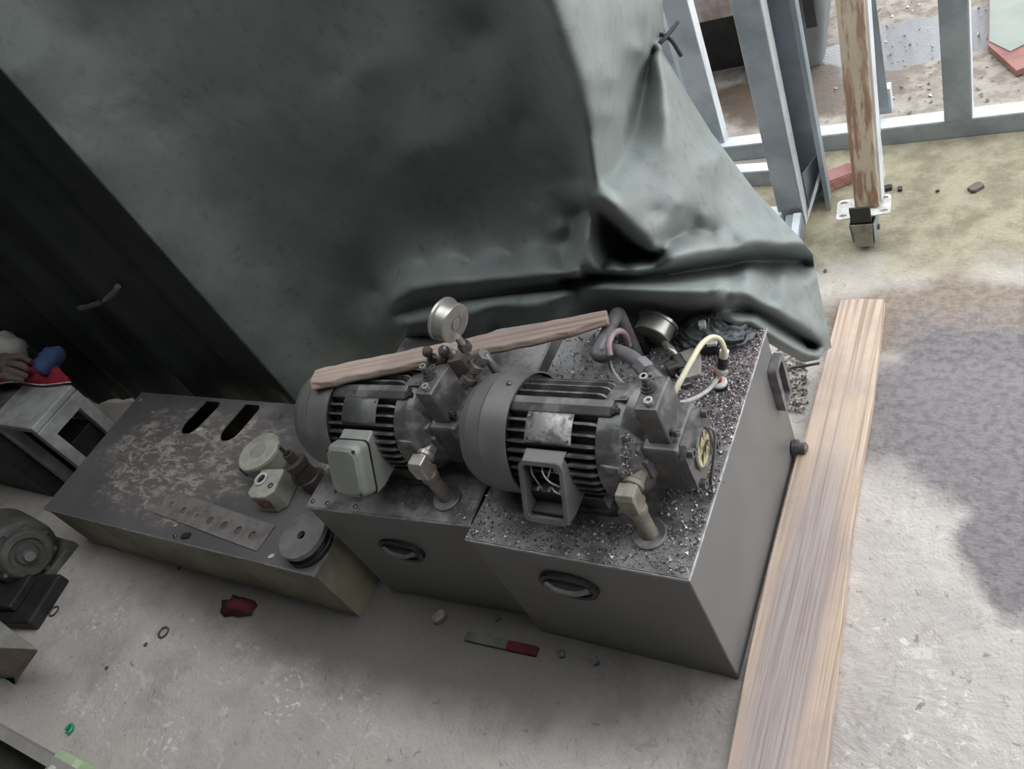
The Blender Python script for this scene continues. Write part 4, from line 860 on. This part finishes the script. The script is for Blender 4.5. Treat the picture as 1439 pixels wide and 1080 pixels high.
b = MB(); b.box((bx + .06, by - .135, .20), (bx + .10, by - .115, .32)); b.build('clip', 'black', t, .003)
# faded sheet at the edge of the picture
t = thing('sheet_panel', at(1430, 80, z=0), 'pale green panel with faded red border lying outside', 'panel')
q = [at(*a, z=.03) for a in ((1389, 62), (1429, 98), (1520, 60), (1480, -60), (1390, -60))]
MB().prism([V(p.x, p.y, .005) for p in q], (0, 0, .022)).build('board', 'pinkedge', t, .002)
q2 = [at(*a, z=.03) for a in ((1391, 58), (1420, 72), (1440, 62), (1520, 30), (1478, -60), (1392, -60))]
MB().prism([V(p.x, p.y, .027) for p in q2], (0, 0, .004)).build('pale_face', 'palesheet', t)
# ------------------------------------------------------------------ gloomy left side
SZ = .42
c1, c2, c3 = at(103, 540, z=SZ), at(42, 602, z=SZ), at(5, 590, z=SZ)
t = thing('stool', (c1.x - .15, (c1.y + c2.y) / 2, 0), 'grey white square stool behind the beige tank', 'stool')
x1 = (c1.x + c2.x) / 2; ya, yb = c2.y, c1.y; x0 = x1 - .34
MB().box((x0, ya, SZ - .03), (x1, yb, SZ)).build('seat', 'stool', t, .006)
for x in (x0, x1 - .045):
    for y_ in (ya, yb - .045): MB().box((x, y_, 0), (x + .045, y_ + .045, SZ - .03)).build('leg', 'stool', t, .004)
MB().box((x1 - .03, ya + .04, SZ - .085), (x1 + .001, yb - .04, SZ - .03)).build('apron', 'stool', t, .003)
MB().box((x0, ya + .04, SZ - .085), (x0 + .03, yb - .04, SZ - .03)).build('apron', 'stool', t, .003)
MB().box((x0 + .06, ya + .06, .01), (x1 - .07, yb - .03, .24)).build('under_seat_filler', 'darkvoid', t, .004)  # black box added to fill the dark under the seat
o = MB().box((x0 - .55, ya - .06, 0), (x0 - .03, yb + .06, .36)).build('dark_filler', 'darkvoid', None, .01); MB().box((x0 - .56, ya - .07, .36), (x0 - .02, yb + .07, .38)).build('lid', 'dusty', o, .004)  # black box added to fill the dark area beside the stool
tag(o, 'black chest standing beside the grey white stool', 'filler')
# red cloth, glove and blue rag on it
b = MB(); nx, ny = 22, 12; vs = []
ex = [at(100, 537, z=SZ + .01), at(60, 541, z=SZ + .01), at(20, 537, z=SZ + .01), at(-40, 545, z=SZ + .01)]
for i in range(nx + 1):
    s_ = i / nx * (len(ex) - 1); k = min(int(s_), len(ex) - 2); p = ex[k].lerp(ex[k + 1], s_ - k)
    for j in range(ny + 1):
        tt = j / ny; vs.append(V(p.x - .05 * tt, p.y + (.09 * (1 - i / nx * .3) * tt) * (.25 + min(1, i / 7.)), SZ + .004 + .03 * min(1, i / 5) * math.sin(min(1, tt * 1.6) * PI * .5) + .008 * math.sin(i * 1.3 + j * .9)))
b.add(vs, [(i * (ny + 1) + j, (i + 1) * (ny + 1) + j, (i + 1) * (ny + 1) + j + 1, i * (ny + 1) + j + 1) for i in range(nx) for j in range(ny)], True)
t = thing('red_cloth', (x1 - .1, yb, SZ), 'red cloth with pale hem lying over the grey white stool', 'cloth')
o = b.build('cloth', 'red', t); sd = o.modifiers.new('thickness', 'SOLIDIFY'); sd.thickness = .004
MB().tube([p + V(.002, -.002, .004) for p in ex], .0028, 6, 6).build('hem', 'white', t)
t = thing('work_glove', at(25, 515, z=SZ + .08), 'brown work glove lying on the red cloth', 'glove')
zz = SZ + .075
pc = at(8, 510, z=zz); MB().lathe(pc + V(-.05, .0, -.01), at(28, 508, z=zz) - pc, [(-.05, .02), (-.03, .042), (.03, .046), (.07, .038), (.09, .02)], 14).build('palm', 'glove', t)
for a0_, a1_, a2_ in (((15, 503), (32, 502), (44, 508)), ((14, 511), (30, 513), (40, 519)), ((10, 520), (26, 524), (38, 528)), ((6, 528), (20, 531), (32, 534))):
    MB().tube([at(*a0_, z=zz + .02), at(*a1_, z=zz + .012), at(*a2_, z=zz - .015)], lambda s_: .017 - .006 * s_, 8, 5).build('finger', 'glove', t)
b = MB(); c = at(70, 506, z=SZ + .055); rnd = np.random.RandomState(5); vs = []; n1, n2 = 18, 9
for j in range(n2 + 1):
    for i in range(n1):
        th = 2 * PI * i / n1; ph = PI * j / n2 - PI / 2; k = .85 + .3 * rnd.rand(); vs.append(c + V(.05 * math.cos(th) * math.cos(ph) * k, .065 * math.sin(th) * math.cos(ph) * k, .04 * math.sin(ph) * k))
b.add(vs, [(j * n1 + i, j * n1 + (i + 1) % n1, (j + 1) * n1 + (i + 1) % n1, (j + 1) * n1 + i) for j in range(n2) for i in range(n1)], True)
o = b.build('rag', 'blue'); tag(o, 'crumpled blue rag on the red cloth', 'rag')
c = at(14, 490, z=SZ + .06); b = MB(); vs = []
for j in range(n2 + 1):
    for i in range(n1):
        th = 2 * PI * i / n1; ph = PI * j / n2 - PI / 2; k = .8 + .4 * rnd.rand(); vs.append(c + V(.05 * math.cos(th) * math.cos(ph) * k, .06 * math.sin(th) * math.cos(ph) * k, .07 * math.sin(ph) * k))
b.add(vs, [(j * n1 + i, j * n1 + (i + 1) % n1, (j + 1) * n1 + (i + 1) % n1, (j + 1) * n1 + i) for j in range(n2) for i in range(n1)], True)
o = b.build('rag', 'boxpaint'); tag(o, 'wadded pale rag behind the brown work glove', 'rag')
# curved pipe put in for a glint in the gloom, on the dark sheet
MB().tube([at(112, 433, y=.55), at(128, 430, y=.545), at(146, 422, y=.54), at(160, 412, y=.545), at(166, 402, y=.55)], .010, 10).build('tubing', 'pipe', darksheet, label='curved steel hook glinting on the dark sheet')
# dusty motor on the floor at the left
mc = at(38, 778, z=.13); axd = (Vector(CAM) - mc); axd.z = 0; axd.normalize(); axd = (axd + V(0, 0, .12)).normalized()
t = thing('electric_motor', (mc.x, mc.y, 0), 'dusty dark electric motor on the floor left of the beige tank', 'electric motor')
MB().lathe(mc - axd * .30, axd, [(0, .115), (.25, .115), (.26, .112), (.275, .098), (.29, .09)], 40).build('motor_frame', 'dusty', t)
MB().lathe(mc - axd * .015, axd, [(0, .085), (.018, .085), (.024, .078), (.026, .06), (.018, .054), (.018, .04), (.03, .034), (.03, 0)], 40).build('end_cap', 'dusty', t)
MB().lathe(mc + axd * .012, axd, [(0, .018), (.03, .018), (.03, .006)], 20).build('shaft_end', 'disc', t)
for k in range(8): a = 2 * PI * k / 8; e1 = axd.orthogonal().normalized(); e2 = axd.cross(e1); MB().lathe(mc - axd * .02 + (e1 * math.cos(a) + e2 * math.sin(a)) * .093, axd, [(0, .009), (.012, .009)], 8).build('bolt', 'bolt', t)
MB().box((mc.x - .26, mc.y - .12, 0), (mc.x + .02, mc.y + .12, .03)).build('base_plate', 'dusty', t, .004)
q = at(55, 845, z=.03); m_ = T4(V(q.x, q.y, 0)) @ RZ(.2)
t = thing('machine_foot', (q.x, q.y, 0), 'dark cast machine foot on the floor under the dusty motor', 'machine foot')
MB().box((-.35, -.09, 0), (.05, .10, .05), m_).build('plate', 'darkvoid', t, .008); MB().box((-.35, -.05, .05), (-.05, .08, .085), m_).build('rib', 'darkvoid', t, .006)
# grey beige crate with tan face, lower left edge
q = [at(*a, z=.16) for a in ((-60, 820), (0, 872), (51, 914), (0, 912), (-60, 905))]
c = at(51, 914, z=.10); 
t = thing('crate', (c.x - .2, c.y, 0), 'grey beige crate with tan front at the left picture edge', 'crate')
tp = [at(51, 912, z=.20), at(-8, 866, z=.20), at(-90, 870, z=.20), at(-70, 908, z=.20), at(0, 910, z=.20)]
MB().prism([V(p.x, p.y, .186) for p in tp], (0, 0, .014)).build('lid', 'boxpaint', t, .002)
cen = sum(tp, Vector()) / len(tp); up_ = [cen + (p - cen) * .97 for p in tp]; dl = at(22, 962, z=.03) - tp[0]; dl.z = 0
lo_ = [cen + (p - cen) * .80 + dl * .5 for p in tp]; lo_[0] = at(22, 962, z=.0)
def loft(A, B, z0, z1):
    n = len(A); mb = MB(); return mb.add([V(p.x, p.y, z0) for p in A] + [V(p.x, p.y, z1) for p in B], [tuple(range(n)), tuple(reversed(range(n, 2 * n)))] + [(i, n + i, n + (i + 1) % n, (i + 1) % n) for i in range(n)])
mid_ = [a.lerp(b_, .92) for a, b_ in zip(up_, lo_)]
loft(mid_, up_, .018, .186).build('body', 'brownface', t); loft(lo_, mid_, 0, .017).build('skid', 'green', t)
# pale rimmed box in the bottom-left corner
t = thing('open_crate', at(40, 1075, z=0), 'open beige rimmed crate in the bottom left corner', 'crate')
e0, e1 = at(-60, 985, z=.14), at(140, 1098, z=.14); d = (e1 - e0); d.z = 0; d.normalize(); nn = V(d.y, -d.x, 0)
L = (e1 - e0).length + .1; mt = axes((e0.x, e0.y, .14), d, -nn)
ob = [(0, 0), (L, 0), (L, -.35), (0, -.35)][::-1]; ib = [(.03, -.028), (L - .03, -.028), (L - .03, -.32), (.03, -.32)]
MB().sheet(ob, [ib], .14, mt).build('wall_rim', 'boxpaint', t, .002)
MB().sheet([(x, y_) for x, y_ in [(.01, -.01), (L - .01, -.01), (L - .01, -.34), (.01, -.34)]][::-1], [], .005, T4(V(0, 0, -.13)) @ mt).build('bottom', 'dusty', t)
g = at(88, 1076, z=.12); o = MB().box((-.05, -.05, -.06), (.06, .035, .012), T4(g) @ RZ(math.atan2(d.y, d.x))).build('bottle', 'palegreen', None, .012); 
MB().lathe(g + V(0, -.02, .012), (0, 0, 1), [(0, .014), (.012, .014), (.012, .008)], 14).build('cap', 'white', o)
tag(o, 'pale green plastic bottle inside the open beige crate', 'bottle')
